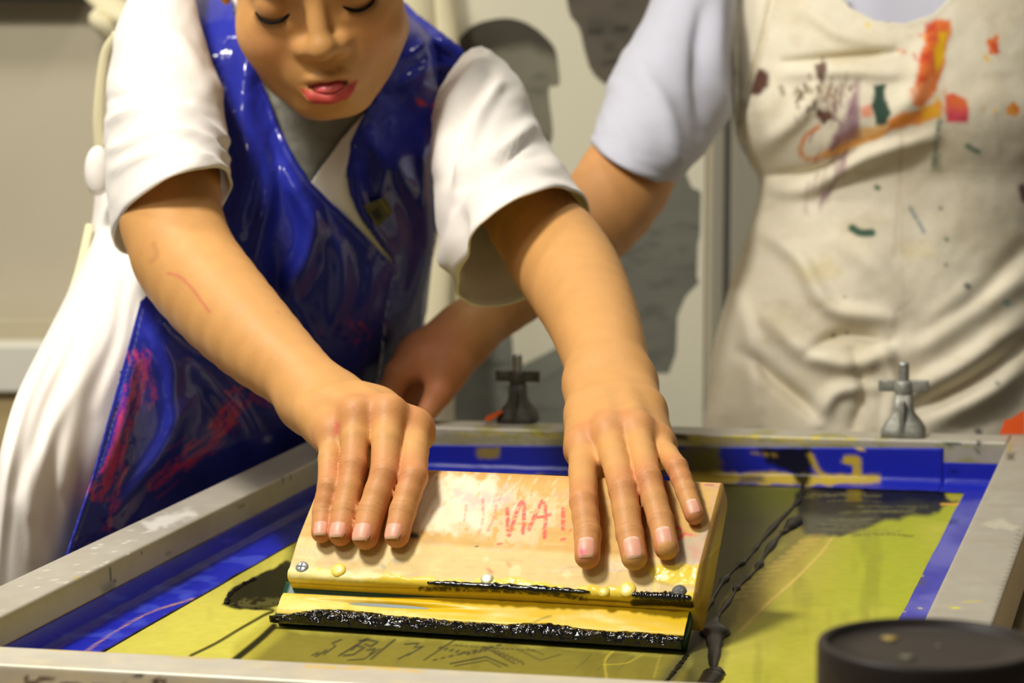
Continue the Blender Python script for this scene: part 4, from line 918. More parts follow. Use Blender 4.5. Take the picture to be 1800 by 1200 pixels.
# ------------------------------------------------------------------ clothes
def snap(q, poly):
    best = np.full(len(q), 1e9); out = q.copy(); n = len(poly)
    for e in range(n):
        a, b = poly[e], poly[(e + 1) % n]; ba = b - a; t = np.clip(((q - a) @ ba) / max(ba @ ba, 1e-9), 0, 1); c = a + t[:, None] * ba
        d = np.linalg.norm(c - q, axis=1); m = d < best; best[m] = d[m]; out[m] = c[m]
    return out
def sheet(name, outline, depth_fn, m, parent, base_col=None, step=3., folds=(), paint=None, thick=.0014, wr=0., wrs=.02, gl=None, smooth=1, keep=None, hem=0., crk=0.):
    """cloth cut to an outline given in pixels; depth_fn gives each point's distance; folds bulge toward the front"""
    poly = np.asarray(outline, float)
    if smooth > 1: poly = smooth_path(np.vstack([poly, poly[:1]]), smooth * len(poly))[:-1]
    lo, hi = poly.min(0), poly.max(0); X, Y = np.meshgrid(np.arange(lo[0] - step, hi[0] + 2 * step, step), np.arange(lo[1] - step, hi[1] + 2 * step, step))
    q = np.stack([X.ravel(), Y.ravel()], 1); sd = poly_sd(q, poly); fc = grid_faces(X.shape[1], X.shape[0]); fc = fc[(sd[fc] < 0).sum(1) >= 2]
    used = np.unique(fc); mp_ = np.full(len(q), -1); mp_[used] = np.arange(len(used)); q = q[used]; sd = sd[used]; fc = mp_[fc]
    o = sd > 0; q[o] = snap(q[o], poly); nr = (sd <= 0) & (sd > -step * .35); q[nr] = snap(q[nr], poly)
    d = depth_fn(q[:, 0], q[:, 1])
    for fo in folds:
        pts, amp, w = fo[0], fo[1], fo[2]; p_ = smooth_path(pts, 6 * len(pts)) if len(pts) > 2 else np.asarray(pts, float)
        e, t = line_dist(q, p_); d = d - amp * np.exp(-(e / w) ** 2) * (np.sin(np.pi * np.clip(t * .9 + .05, 0, 1)) ** .5)
    if wr: d = d - wr * fbm(q * wrs, 77, 4)
    if crk: d = d - crk * fbm(q * np.array([.05, .03]), 31, 3) * np.clip(1 - np.abs(sd) / 120, .25, 1)
    if hem: d = d - hem * (np.abs(np.minimum(sd, 0)) < 7)
    V = P(q[:, 0], q[:, 1], d); col = None
    if base_col is not None:
        pt = Paint(V, base_col); pt.q = q
        if paint: paint(pt)
        col = pt.c
    ob = mk(name, V, fc[:, ::-1].copy(), m, parent, col=col, gloss=(pt.g if col is not None else None))
    md = ob.modifiers.new('cloth_thickness', 'SOLIDIFY'); md.thickness = thick; md.offset = 1
    return ob
def interp_rows(rows):
    r = np.array(rows, float); t = np.interp(np.linspace(r[0, 0], r[-1, 0], 400), r[:, 0], np.arange(len(r))); e = np.vstack([2 * r[0] - r[1], r, 2 * r[-1] - r[-2]]); k = np.minimum(t.astype(int), len(r) - 2); u = (t - k)[:, None]; a, b, c, d = e[k], e[k + 1], e[k + 2], e[k + 3]
    ya = np.linspace(r[0, 0], r[-1, 0], 400); r = .5 * (2 * b + (c - a) * u + (2 * a - 5 * b + 4 * c - d) * u ** 2 + (3 * b - a - 3 * c + d) * u ** 3); r[:, 0] = ya
    w = np.ones(15) / 15
    for j in range(1, r.shape[1]): r[:, j] = np.convolve(np.pad(r[:, j], 7, mode='edge'), w, 'valid')
    def fn(y): return [np.interp(y, r[:, 0], r[:, k]) for k in range(1, r.shape[1])]
    return fn
def ring_tube(name, rings, m, parent, n=90, sub=60, wr=0., folds=(), thick=.0014, seed=1, cuff=None, sx=1., closed=False):
    """rings: center(x,y,d), ex(dx,dy,dd), ey(dx,dy,dd) in pixels / metres"""
    R9 = np.array([list(a) + list(b) + list(c) for a, b, c in rings], float); S = smooth_path(R9, sub); t = np.linspace(0, 2 * np.pi, n, endpoint=False)
    c, s = np.cos(t), np.sin(t); g = S[:, None, 0:3] + c[None, :, None] * S[:, None, 3:6] + s[None, :, None] * S[:, None, 6:9]
    V = P(g[..., 0], g[..., 1], g[..., 2]); du = np.roll(V, -1, 1) - np.roll(V, 1, 1); dv = np.gradient(V, axis=0); nn = np.cross(du, dv); nn /= np.linalg.norm(nn, axis=-1, keepdims=True) + 1e-12
    cen = V.mean(1, keepdims=True); sg = np.sign((nn * (V - cen)).sum(-1).mean()); nn *= sg
    T, A_ = np.meshgrid(np.linspace(0, 1, sub), t, indexing='ij'); disp = np.zeros_like(T)
    if wr: disp += wr * fbm(np.stack([T * 9 + .6 * np.sin(A_ + seed), np.cos(A_) * 1.1, np.sin(A_) * 1.1], -1).reshape(-1, 3), seed, 3).reshape(T.shape)
    q = g[..., :2].reshape(-1, 2)
    for pts, amp, w in folds:
        p_ = smooth_path(pts, 6 * len(pts)); e, tt = line_dist(q, p_); front = (nn.reshape(-1, 3) @ FW < .2); disp += (amp * np.exp(-(e / w) ** 2) * np.sin(np.pi * np.clip(tt * .9 + .05, 0, 1)) ** .5 * front).reshape(T.shape)
    if cuff: disp += cuff * ((T > .955) & (T < .985))
    V = V + nn * disp[..., None]
    ob = mk(name, V.reshape(-1, 3), (grid_faces(n, sub, True) if sg > 0 else grid_faces(n, sub, True)[:, ::-1]).copy(), m, parent)
    md = ob.modifiers.new('cloth_thickness', 'SOLIDIFY'); md.thickness = thick; md.offset = -1
    return ob
def sstep(t): t = np.clip(t, 0, 1); return t * t * (3 - 2 * t)
def body_rows(rows):
    f = interp_rows(rows)       # y, xl, xr, dc, hd, slope
    def front(x, y, pw=2.3):
        xl, xr, dc, hd, sl = f(y); xc, hw = (xl + xr) / 2, (xr - xl) / 2; s = np.clip(np.abs((x - xc) / hw), 0, .999)
        return dc + sl * (x - 300) - hd * (1 - s ** pw) ** (1 / pw)
    return f, front
def body_tube(name, rows, m, parent, y0, y1, x_ref, n=110, sub=110, wr=.003, seed=5, wrs=(7, 1.4), folds=()):
    f, _ = body_rows(rows); ys = np.linspace(y0, y1, sub); t = np.linspace(0, 2 * np.pi, n, endpoint=False); pw = 2 / 2.3
    xl, xr, dc, hd, sl = [np.asarray(k)[:, None] for k in f(ys)]; c, s = np.cos(t)[None], np.sin(t)[None]
    x = (xl + xr) / 2 + (xr - xl) / 2 * np.sign(c) * np.abs(c) ** pw; d = dc + sl * (x - x_ref) - hd * np.sign(s) * np.abs(s) ** pw
    T, A_ = np.meshgrid(np.linspace(0, 1, sub), t, indexing='ij')
    d = d - wr * fbm(np.stack([np.cos(A_) * wrs[0], np.sin(A_) * wrs[0], T * wrs[1]], -1).reshape(-1, 3), seed, 3).reshape(T.shape)
    q = np.stack([x, np.broadcast_to(ys[:, None], x.shape)], -1).reshape(-1, 2)
    for pts, amp, w in folds:
        e, tt = line_dist(q, smooth_path(pts, 6 * len(pts))); d = d - (amp * np.exp(-(e / w) ** 2) * np.sin(np.pi * np.clip(tt * .9 + .05, 0, 1)) ** .5).reshape(x.shape) * (s > -.2)
    V = P(x, np.broadcast_to(ys[:, None], x.shape), d).reshape(-1, 3)
    F_ = grid_faces(n, sub, True)[:, ::-1].copy()
    ob = mk(name, V, F_, m, parent); return ob
COT = mat('white_cotton', (236, 230, 222), rough=.9, bump=.15, bsc=500, sheen=.1, bdist=.0006)
VIN = mat('blue_vinyl', vcol=True, gloss=True, rough=.5, bump=.08, bsc=30, bdist=.004, spec=.06, coat=.5)
GRY = mat('grey_jersey', (128, 128, 118), rough=.95, bump=.25, bsc=700, var=.08, vsc=90)
SHB = mat('pale_blue_cotton', (194, 195, 208), rough=.85, bump=.1, bsc=500)
CAN = mat('canvas', vcol=True, rough=.9, bump=.3, bsc=420, var=.03, vsc=200, bdist=.001)
DEN = mat('dark_denim', (52, 58, 84), rough=.9, bump=.2, bsc=300)
# ---- boy: white smock body
ROWS = [(-60, 470, 640, 2.27, .05, .0001), (-10, 350, 670, 2.26, .07, .0001), (60, 246, 755, 2.225, .095, .0001), (120, 215, 768, 2.21, .105, .0001), (200, 190, 768, 2.20, .115, .00012), (300, 170, 778, 2.19, .125, .00015), (400, 160, 772, 2.17, .13, .00025), (500, 125, 752, 2.14, .13, .0004),
        (600, 75, 745, 2.11, .12, .0006), (700, 26, 735, 2.09, .11, .0008), (800, -2, 720, 2.07, .10, .0009), (950, -22, 700, 2.07, .10, .0009), (1150, -34, 690, 2.07, .10, .0009), (1500, -40, 680, 2.08, .10, .0009)]
_, front = body_rows(ROWS)
smk = body_tube('smock', ROWS, COT, boy, -58, 1500, 300, wr=.010, wrs=(3.2, 1.2), n=300, sub=160, folds=(([(205, 470), (190, 580), (140, 700), (110, 850)], .008, 16), ([(170, 560), (140, 660), (90, 760), (60, 900)], .006, 14), ([(230, 500), (215, 600), (170, 720)], .006, 12), ([(120, 640), (80, 720), (30, 860)], -.006, 16), ([(60, 800), (50, 880), (60, 980)], .006, 14), ([(100, 760), (90, 860), (85, 960)], -.006, 14)))
tag(smk, 'white cotton smock hanging down the side')
# trousers and shoes behind the table
for k, (x_, y_) in enumerate(((-.36, 2.05), (-.24, 2.28))):
    v, f = tube_vf([(x_, y_, .78), (x_, y_, .45), (x_, y_, .08)], [.075, .06, .05], 20); mk('trouser_leg', v, f, DEN, boy)
    v, f = tube_vf([(x_ - .01, y_ + .06, .04), (x_, y_, .045), (x_ + .03, y_ - .09, .035), (x_ + .04, y_ - .14, .03)], [.036, .042, .038, .02], 16, .9); mk('shoe', v, f, M['dark'], boy)
# sleeves
tag(ring_tube('sleeve', [((290, -60, 2.15), (44, -4, .0), (0, -16, -.05)), ((281, 45, 2.09), (75, 4, .0), (0, -12, -.07)), ((287, 140, 2.04), (98, 6, .0), (0, -22, -.085)), ((289, 220, 1.995), (107, 0, .0), (0, -32, -.090)), ((294, 292, 1.96), (107, -14, .0), (0, -44, -.090)), ((300, 372, 1.93), (104, -46, .0), (0, -60, -.088))],
     COT, boy, wr=.0030, cuff=.0007, seed=3, folds=(([(188, 212), (260, 190), (330, 200), (398, 250)], .006, 9), ([(196, 262), (280, 232), (350, 240), (398, 280)], .006, 8), ([(200, 300), (270, 268), (340, 270), (396, 300)], .005, 8), ([(215, 70), (300, 60), (370, 150)], .004, 14), ([(190, 175), (240, 168), (330, 176)], -.005, 7))), 'white short sleeve above the bent elbow')
tag(ring_tube('sleeve', [((832, 92, 2.16), (14, -8, .0), (-3, -6, -.02)), ((832, 122, 2.145), (50, -20, .0), (-6, -14, -.055)), ((838, 170, 2.115), (76, -28, .0), (-10, -28, -.078)), ((851, 242, 2.08), (92, -30, .0), (-15, -34, -.088)), ((878, 335, 2.03), (110, -42, .0), (-24, -44, -.09)), ((918, 434, 1.972), (112, -80, .0), (-42, -68, -.100))],
     COT, boy, wr=.0040, cuff=.0007, seed=8, folds=(([(845, 110), (800, 190), (770, 300)], .008, 12), ([(862, 130), (818, 200), (785, 320)], -.007, 8), ([(875, 150), (835, 220), (800, 340)], .007, 10), ([(930, 222), (880, 270), (820, 300)], .008, 10), ([(920, 250), (870, 295), (800, 330)], -.007, 8), ([(970, 300), (900, 310), (800, 380)], .005, 10), ([(960, 270), (900, 285), (830, 330)], -.004, 8), ([(800, 380), (790, 440), (785, 490)], .007, 10), ([(820, 380), (806, 440), (800, 500)], -.007, 8), ([(990, 328), (920, 312), (850, 350), (800, 430)], .003, 9), ([(845, 400), (822, 450), (812, 515)], .004, 10))), 'white short sleeve of the straight arm')
# bunched cloth at the back of the bent elbow, cord along the smock
_t = np.linspace(.001, np.pi - .001, 24); _r = np.sin(_t); v, f = tube_vf(np.array([P(172, 300 - 44 * math.cos(k), 2.06) for k in _t]), np.maximum(_r, .02) * R(24, 2.06) * (1 + .1 * noise(_t[:, None] * np.array([[2., 0]]), 3)), 20); mk('cloth_bunch', v, f, COT, boy)
CRD = mat('cream_tape', (226, 216, 176), rough=.8)
v, f = tube_vf(smooth_path([P(206, 60, 2.11), P(184, 100, 2.12), P(172, 200, 2.13), P(174, 275, 2.14)], 30), .0042, 8, .5, FW); mk('apron_string', v, f, CRD, boy)
v, f = tube_vf(smooth_path([P(158, 395, 2.09), P(135, 490, 2.06), P(96, 590, 2.02), P(70, 660, 2.0), P(52, 742, 1.98)], 30), .0036, 8, .5, FW); mk('apron_string', v, f, CRD, boy)
# grey shirt and white lapel in the neck opening
sheet('undershirt', [(450, 100), (700, 100), (660, 230), (600, 340), (540, 380), (500, 300)], lambda x, y: front(x, y) - .004, GRY, boy, step=4, wr=.003, wrs=.03)
sheet('lapel', [(648, 190), (600, 245), (560, 300), (530, 345), (600, 430), (688, 476), (688, 452), (650, 340), (630, 260)], lambda x, y: front(x, y) - .009, COT, boy, step=3, folds=(([(640, 210), (600, 330), (680, 460)], .004, 14),))
# blue vinyl apron
BLU = (40, 48, 156)
def vinyl(p):
    p.noise((28, 33, 120), .5, (.006, .01), 6, .0, .5); p.g[:] = 0
    PK = (206, 62, 104); rs = np.random.RandomState(11)
    def drag(pts, w, n, al):
        c = smooth_path(pts, 60); t = np.gradient(c, axis=0); t /= np.linalg.norm(t, axis=1)[:, None]; nn = np.stack([-t[:, 1], t[:, 0]], 1)
        for k in range(n):
            i = rs.randint(0, 54); j = min(59, i + rs.randint(3, 14)); o = rs.normal() * w * .5
            p.stroke([c[i] + nn[i] * o, c[(i + j) // 2] + nn[(i + j) // 2] * (o + rs.normal() * 2), c[j] + nn[j] * (o + rs.normal() * 2)], rs.uniform(1.5, 5), PK, al * rs.uniform(.35, 1), 1.5, dry=.25, seed=k)
    drag([(236, 616), (244, 650), (232, 700), (212, 760), (196, 820), (176, 868)], 18, 80, .9); drag([(205, 780), (190, 830), (170, 860), (165, 880)], 22, 50, .95)
    drag([(440, 690), (400, 730), (360, 780), (310, 820), (260, 862)], 22, 90, .8); drag([(392, 690), (408, 720), (380, 760)], 26, 40, .8); drag([(205, 872), (194, 900), (182, 940)], 10, 20, .6)
    drag([(600, 560), (630, 580), (620, 610)], 16, 14, .5); drag([(262, 640), (266, 690), (252, 720)], 8, 14, .5); drag([(430, 690), (450, 700), (470, 720)], 10, 14, .5)
def stitch(p, pts, c=(96, 104, 190), n=60):
    s = smooth_path(pts, n * 2)
    for k in range(0, n * 2 - 1, 2): p.stroke([s[k], s[k + 1]], 2.2, c, .8, .8)
mainL = [(318, -25), (350, 60), (375, 120), (388, 170), (393, 250), (400, 330), (385, 390), (320, 455), (246, 532), (222, 620), (200, 700), (160, 840), (115, 975), (90, 1075), (330, 1090), (600, 1000), (640, 800), (668, 640), (676, 560), (684, 510), (695, 468), (668, 442), (630, 402), (588, 362), (545, 322), (515, 275), (488, 220), (470, 170), (438, 100), (415, 40), (400, -25)]
def vL(p):
    vinyl(p); stitch(p, [(328, 0), (360, 70), (384, 160), (398, 250)]); stitch(p, [(498, 260), (522, 305), (560, 350), (620, 408), (686, 474)]); stitch(p, [(250, 545), (226, 640), (165, 850), (122, 970)], (120, 128, 200))
apron = empty('apron', (0, 0, 0), None, None) if False else None
apm = sheet('apron', mainL, lambda x, y: front(x, y) - .017 - .03 * sstep((170 - y) / 170), VIN, boy, BLU, 3., paint=vL, wr=.0028, wrs=.005, crk=.0022, hem=.0008, folds=(
    ([(440, 60), (430, 170), (445, 260)], .010, 20), ([(400, 200), (440, 290), (420, 400)], .012, 18), ([(455, 240), (470, 330), (450, 450)], .009, 14), ([(505, 300), (545, 380), (540, 450), (500, 520)], .020, 20), ([(560, 380), (600, 470), (590, 580)], .010, 18), ([(660, 470), (640, 540), (600, 620)], .010, 16),
    ([(260, 570), (300, 640), (300, 740)], .010, 16), ([(330, 700), (280, 800), (200, 900)], .012, 18), ([(230, 640), (215, 740), (170, 860)], .008, 12), ([(360, 660), (420, 730), (440, 800)], .010, 22), ([(300, 590), (380, 640), (460, 760)], -.012, 20), ([(480, 440), (500, 560), (560, 640)], -.010, 18)))
tag(apm, 'shiny blue vinyl apron smeared with pink ink')
rightP = [(712, 5), (735, 28), (775, 58), (816, 90), (800, 118), (772, 160), (757, 205), (757, 265), (771, 332), (766, 400), (756, 470), (748, 545), (735, 600), (712, 640), (690, 700), (660, 800), (560, 800), (560, 640), (620, 560), (650, 500), (694, 478), (688, 455), (662, 420), (635, 382), (615, 342), (609, 300), (615, 252), (640, 200), (665, 130), (690, 60), (700, 20)]
def vR(p):
    vinyl(p); p.fill([(728, 172), (742, 178), (748, 186), (734, 186)], (214, 66, 36), .95, 2); p.fill([(756, 184), (766, 178), (764, 190), (756, 190)], (200, 50, 40), .9, 2)
apr = sheet('apron_strap', rightP, lambda x, y: front(x, y) - .012 - .03 * sstep((190 - y) / 180) + .0006 * np.clip(60 - y, 0, 90), VIN, apm, BLU, 3., paint=vR, wr=.0028, wrs=.006, crk=.0022, hem=.0008, folds=(
    ([(720, 100), (760, 70), (800, 95)], .010, 10), ([(705, 150), (750, 120), (795, 115)], .009, 9), ([(735, 60), (752, 100), (740, 150)], .008, 9), ([(650, 240), (672, 290), (665, 340)], .010, 14), ([(690, 230), (700, 300), (740, 360)], .010, 16), ([(625, 300), (640, 370), (690, 450)], .008, 8), ([(700, 340), (720, 420), (700, 520)], -.012, 18), ([(740, 240), (745, 330), (750, 430)], .008, 10)))
# maker's label on the strap
sheet('cloth_label', [(638, 362), (676, 346), (690, 372), (664, 400)], lambda x, y: front(x, y) - .024, mat('cloth_label', vcol=True, rough=.8), apm, (96, 92, 60), 2., thick=.0006,
      paint=lambda p: (p.fill([(650, 372), (664, 364), (672, 382), (662, 388)], (30, 30, 30), .9, 2), p.stroke([(645, 380), (660, 394)], 3, (150, 140, 80), .8), p.stroke([(668, 352), (682, 372)], 4, (150, 136, 60), .8)))
# ---- adult: shirt, canvas apron
ROW2 = [(-140, 1330, 1850, 2.60, .07, 0), (-20, 1280, 1900, 2.58, .11, 0), (150, 1284, 1900, 2.56, .13, 0), (250, 1296, 1900, 2.55, .14, 0), (315, 1336, 1890, 2.55, .14, 0), (400, 1318, 1885, 2.55, .145, 0), (500, 1284, 1900, 2.55, .15, 0), (600, 1256, 1920, 2.55, .15, 0), (740, 1235, 1930, 2.55, .15, 0), (1000, 1220, 1930, 2.55, .15, 0)]
_, front2 = body_rows(ROW2)
tag(body_tube('shirt', ROW2, SHB, adult, -140, 1000, 300, wr=.004), 'pale blue cotton shirt')
for k, x_ in enumerate((.33, .49)):
    v, f = tube_vf([(x_, 2.52, .80), (x_, 2.52, .45), (x_, 2.52, .08)], [.09, .07, .06], 20); mk('trouser_leg', v, f, DEN, adult)
    v, f = tube_vf([(x_, 2.58, .04), (x_, 2.52, .045), (x_, 2.42, .035), (x_, 2.36, .03)], [.04, .046, .04, .02], 16, .9); mk('shoe', v, f, M['dark'], adult)
tag(ring_tube('sleeve', [((1235, -110, 2.54), (70, -5, .0), (0, -12, -.05)), ((1214, 30, 2.50), (78, 10, .0), (-4, -10, -.075)), ((1184, 140, 2.46), (94, 34, .0), (-6, -4, -.085)), ((1148, 225, 2.42), (92, 40, .0), (-8, 6, -.08)), ((1110, 284, 2.39), (71, 37, .0), (-8, 14, -.075))],
     SHB, adult, wr=.0030, cuff=.0010, seed=12, folds=(([(1262, 0), (1255, 100), (1270, 220)], .010, 14), ([(1235, 20), (1225, 120), (1235, 230)], -.007, 12), ([(1130, 130), (1170, 200), (1190, 300)], .006, 16))), 'pale blue short sleeve')
tag(ring_tube('sleeve', [((1880, -60, 2.62), (50, 0, .0), (0, -14, -.05)), ((1915, 40, 2.60), (72, 4, .0), (0, -10, -.075)), ((1948, 150, 2.59), (82, 2, .0), (0, -8, -.08)), ((1972, 260, 2.58), (84, -4, .0), (0, -2, -.08)), ((1982, 330, 2.57), (86, -6, .0), (0, 6, -.08))], SHB, adult, wr=.004, cuff=.001, seed=15), 'pale blue short sleeve of the hanging arm')
CV = (226, 217, 194)
def stains(p):
    p.stroke([(1366, -30), (1342, 80), (1316, 180), (1309, 235)], 6, (176, 160, 120), .7, 2)  # dark line beside the strap: shade at the bib edge drawn in colour
    rs = np.random.RandomState(5)
    for k in range(46):
        x, y = rs.normal(1448, 26), rs.normal(165, 26); p.stroke([(x, y), (x + rs.uniform(-3, 3), y + rs.uniform(3, 12))], rs.uniform(2, 6), [(84, 44, 24), (120, 84, 60), (70, 60, 30)][k % 3], rs.uniform(.4, .9), 1.5)
    for k in range(40):
        x, y = rs.normal(1500, 16) - k * 1.2, rs.uniform(140, 350); p.stroke([(x - (y - 230) * .25, y), (x - 8 - (y - 230) * .25, y + rs.uniform(10, 30))], rs.uniform(2, 6), (136, 92, 116), rs.uniform(.2, .6), 2)
    for k in range(30):
        x, y = rs.normal(1636, 16), rs.uniform(40, 200); p.stroke([(x - (y - 100) * .15, y), (x + 4 - (y - 100) * .15, y + rs.uniform(3, 12))], rs.uniform(3, 8), [(226, 104, 22), (200, 54, 30), (240, 190, 14)][k % 3], rs.uniform(.3, .7), 2)
    p.noise((204, 188, 148), .35, (.008, .012), 3, .05, .5); p.noise((190, 172, 130), .25, (.02, .03), 19, .25, .3)
    OR, YE, RD, BR, GR, PU = (226, 104, 22), (240, 190, 14), (200, 54, 30), (78, 34, 18), (16, 60, 44), (134, 88, 112)
    p.fill([(1624, 45), (1640, 38), (1672, 34), (1668, 60), (1660, 110), (1644, 160), (1620, 185), (1608, 180), (1612, 130), (1626, 80)], OR, .95, 3, 7, .06, 3); p.fill([(1650, 58), (1668, 52), (1660, 100), (1645, 130), (1640, 100)], YE, .95, 3, 6, .08, 4)
    for x, y, r in ((1634, 50, 9), (1628, 102, 8), (1618, 142, 8), (1640, 66, 6)): p.fill([(x - r, y - r), (x + r, y - r), (x + r, y + r), (x - r, y + r)], RD, .75, 4, 5, .15)
    p.fill([(1560, 208), (1600, 194), (1650, 180), (1656, 206), (1600, 220), (1562, 224)], (236, 140, 40), .95, 4, 6, .06, 6); p.fill([(1620, 186), (1652, 180), (1652, 206), (1620, 210)], YE, .6, 6, 6); p.fill([(1600, 160), (1640, 130), (1630, 175), (1604, 186)], (232, 150, 90), .6, 6, 8)
    p.stroke([(1440, 222), (1418, 238), (1408, 262), (1420, 278), (1450, 272), (1490, 254), (1540, 240), (1570, 222)], 9, (214, 120, 40), .85, 2.5, dry=.1); p.fill([(1500, 228), (1560, 218), (1550, 240), (1450, 276), (1440, 270)], (228, 160, 50), .75, 4, 6, .06, 8)
    p.fill([(1660, 170), (1674, 164), (1696, 176), (1702, 192), (1700, 214), (1664, 214)], (222, 84, 70), .97, 1.5); p.fill([(1664, 166), (1698, 176), (1700, 190), (1670, 186)], (222, 110, 40), .8, 5); p.fill([(1664, 196), (1700, 200), (1700, 215), (1664, 214)], (206, 60, 90), .7, 5)
    p.fill([(1736, 68), (1752, 64), (1756, 80), (1748, 96), (1736, 98)], OR, .95, 2, 5, .12, 2); p.stroke([(1746, 80), (1752, 92)], 8, RD, .9, 2); p.stroke([(1730, 100), (1736, 108)], 6, YE, .9, 2); p.fill([(1766, 190), (1780, 180), (1790, 192), (1784, 206), (1768, 200)], (232, 150, 30), .95, 2, 4, .1, 5); p.stroke([(1780, 184), (1788, 196)], 5, OR, .9, 2); p.stroke([(1726, 190), (1728, 196)], 5, (230, 180, 100), .7, 2); p.stroke([(1744, 194), (1750, 196)], 5, YE, .6, 2)
    p.fill([(1318, 150), (1328, 118), (1352, 126), (1350, 150), (1336, 166), (1320, 168)], BR, .97, 4, 6, .08, 5)
    p.fill([(1434, 118), (1452, 114), (1452, 132), (1444, 150), (1436, 138)], BR, .9, 3, 6, .1, 6); p.fill([(1436, 190), (1466, 196), (1466, 212), (1446, 218), (1436, 205)], BR, .95, 3, 6, .08, 7); p.fill([(1450, 150), (1470, 165), (1470, 200), (1455, 196)], (120, 70, 50), .5, 5, 8, .1, 8, hole=.7); p.fill([(1392, 160), (1424, 142), (1424, 172), (1400, 184)], (104, 84, 50), .7, 4, 8, .1, 9, hole=.8); p.stroke([(1374, 154), (1378, 166)], 8, (110, 100, 60), .7, 2.5); p.fill([(1470, 150), (1490, 128), (1488, 170), (1476, 180)], (120, 90, 60), .5, 4, 6, .12, 10, hole=.8)
    p.fill([(1490, 200), (1498, 150), (1510, 136), (1514, 180), (1508, 220), (1490, 240), (1460, 262), (1468, 238)], PU, .75, 6, 8, .05, 11); p.fill([(1466, 240), (1512, 220), (1512, 242), (1464, 262)], (112, 66, 66), .7, 5, 6, .05, 12); p.fill([(1456, 282), (1490, 262), (1486, 300), (1462, 340), (1444, 374), (1442, 340)], PU, .7, 6, 8, .06, 13, streak=(.05, .02)); p.fill([(1418, 330), (1424, 322), (1420, 376), (1414, 372)], PU, .4, 4, 5)
    p.fill([(1514, 190), (1532, 182), (1534, 205), (1516, 206)], (230, 130, 100), .8, 3)
    p.fill([(1536, 152), (1554, 150), (1556, 176), (1566, 198), (1560, 218), (1540, 218), (1534, 190)], GR, .97, 2.5, 4, .08, 14); p.stroke([(1652, 214), (1645, 250), (1642, 290)], 8, (40, 80, 66), .85, 2.5, dry=.2); p.fill([(1640, 270), (1654, 268), (1654, 302), (1636, 302)], (130, 140, 110), .6, 4)
    p.stroke([(1700, 256), (1710, 262), (1718, 266)], 9, (50, 100, 80), .8, 2.5); p.stroke([(1498, 402), (1512, 410), (1532, 410)], 14, (14, 76, 56), .95, 2.5); p.stroke([(1541, 329), (1544, 331)], 9, (40, 84, 60), .9, 2.5)
    for a in ([(1600, 366), (1610, 384)], [(1614, 390), (1624, 408)]): p.stroke(a, 6, (70, 110, 130), .7, 2)
    for x, y, r, c in ((1652, 366, 5, GR), (1662, 420, 6, (60, 100, 60)), (1661, 465, 5, (90, 100, 70)), (1698, 502, 9, (80, 74, 90)), (1766, 530, 10, (140, 180, 180)), (1752, 674, 5, (40, 44, 60)), (1717, 757, 9, (40, 40, 70)), (1484, 522, 4, (90, 100, 80)), (1464, 588, 7, (50, 80, 70)), (1488, 582, 5, (80, 100, 80)), (1588, 92, 6, (220, 130, 90)), (1578, 88, 5, (220, 130, 90)), (1524, 45, 8, (230, 200, 100)), (1540, 92, 5, (230, 200, 120))): p.stroke([(x, y), (x + r * .4, y + r * .3)], r, c, .85, 2)
    p.stroke([(1795, 330), (1800, 350)], 14, (80, 20, 60), .9, 3); p.fill([(1400, 470), (1460, 450), (1480, 480), (1420, 500)], (206, 186, 110), .4, 12, 14); p.fill([(1580, 430), (1640, 430), (1640, 450), (1590, 456)], (212, 194, 110), .3, 10, 10); p.fill([(1340, 540), (1420, 540), (1420, 600), (1350, 600)], (190, 170, 130), .35, 14, 16)
    p.stroke([(1586, 240), (1582, 300), (1570, 450)], 4, (196, 164, 140), .45, 3); p.stroke([(1500, 300), (1800, 300)], 2, (190, 172, 132), .5, 1.5); p.stroke([(1582, 230), (1592, 760)], 2, (200, 184, 146), .5, 1.5); p.stroke([(1750, 200), (1760, 300)], 2, (196, 180, 140), .5, 1.5)
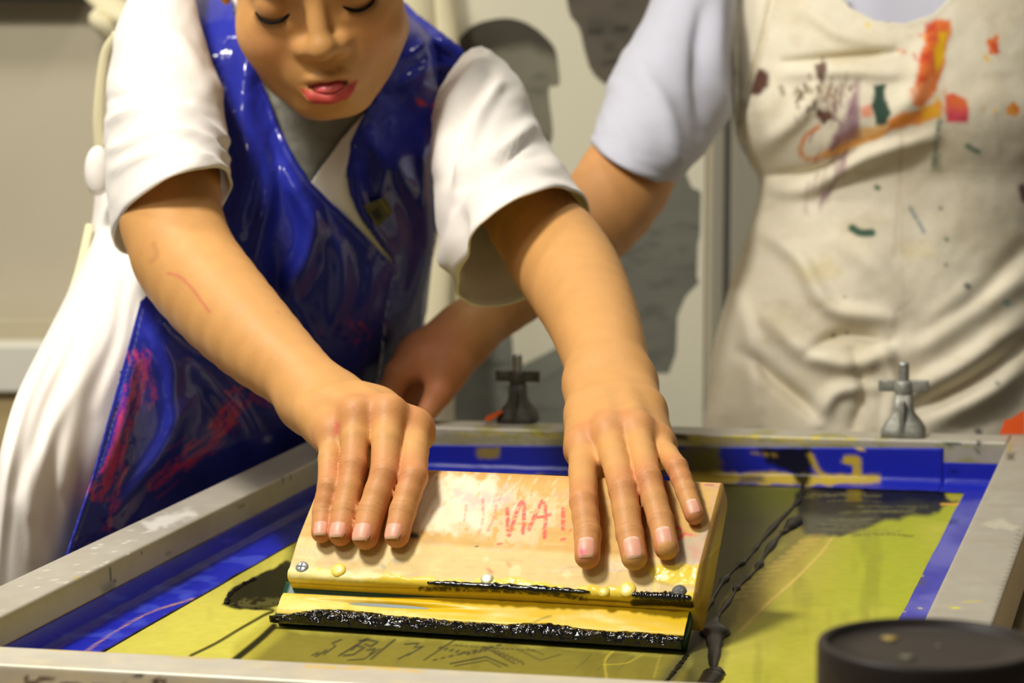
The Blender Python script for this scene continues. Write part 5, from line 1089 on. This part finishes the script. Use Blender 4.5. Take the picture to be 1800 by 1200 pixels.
FOLD2 = (([(1330, 400), (1400, 450), (1460, 540), (1560, 560)], .012, 16), ([(1350, 560), (1420, 620), (1500, 640), (1560, 620)], .014, 18), ([(1310, 620), (1380, 680), (1440, 730)], -.014, 14), ([(1290, 500), (1320, 600), (1330, 740)], .010, 16), ([(1440, 740), (1470, 690), (1540, 680)], .010, 14), ([(1340, 330), (1420, 330), (1520, 280), (1640, 240)], .014, 16), ([(1345, 310), (1430, 300), (1500, 270)], -.010, 10),
    ([(1350, 250), (1400, 210), (1440, 150)], .009, 16), ([(1380, 110), (1480, 100), (1570, 92)], -.010, 8), ([(1380, 130), (1480, 125), (1600, 130)], .008, 14), ([(1600, 620), (1700, 540), (1800, 480)], .016, 30), ([(1600, 690), (1700, 640), (1800, 560)], .016, 26), ([(1640, 740), (1740, 690), (1800, 640)], .016, 22), ([(1620, 590), (1720, 520), (1800, 440)], -.014, 20), ([(1600, 720), (1700, 670), (1800, 600)], -.014, 16), ([(1480, 420), (1540, 470), (1590, 540)], .008, 24), ([(1420, 20), (1480, 60), (1560, 80)], .007, 14), ([(1640, 60), (1610, 160), (1560, 220)], .008, 22), ([(1500, 620), (1520, 690), (1500, 750)], -.009, 12), ([(1550, 600), (1570, 680), (1560, 760)], .008, 12), ([(1420, 620), (1480, 590), (1560, 600)], -.010, 12))
ap2 = sheet('canvas_apron', [(1372, -40), (1345, 80), (1318, 180), (1308, 235), (1318, 285), (1342, 318), (1330, 370), (1318, 410), (1286, 500), (1258, 600), (1244, 700), (1238, 770), (1228, 960), (1890, 960), (1890, -40), (1690, -40), (1672, -5), (1640, 26), (1590, 43), (1540, 38), (1495, 15), (1470, -15), (1462, -40)], lambda x, y: front2(x, y) - .016 - .034 * sstep((330 - y) / 170), CAN, adult, CV, 3., paint=stains, wr=.0045, wrs=.007, hem=.0006, folds=FOLD2)
tag(ap2, 'cream canvas apron covered in paint stains')
sheet('apron_strap', [(1284, -40), (1380, -40), (1352, 80), (1326, 190), (1316, 262), (1300, 246), (1292, 200), (1288, 100)], lambda x, y: front2(np.maximum(x, 1300), y) - .014, CAN, ap2, CV, 3., wr=.002, folds=(([(1366, -30), (1340, 80), (1314, 180), (1306, 236)], -.011, 8),))
sheet('pocket', [(1584, 302), (1830, 302), (1840, 470), (1580, 470)], lambda x, y: front2(x, y) - .0175, CAN, ap2, CV, 4., wr=.006, wrs=.012, folds=FOLD2, thick=.001) if False else None
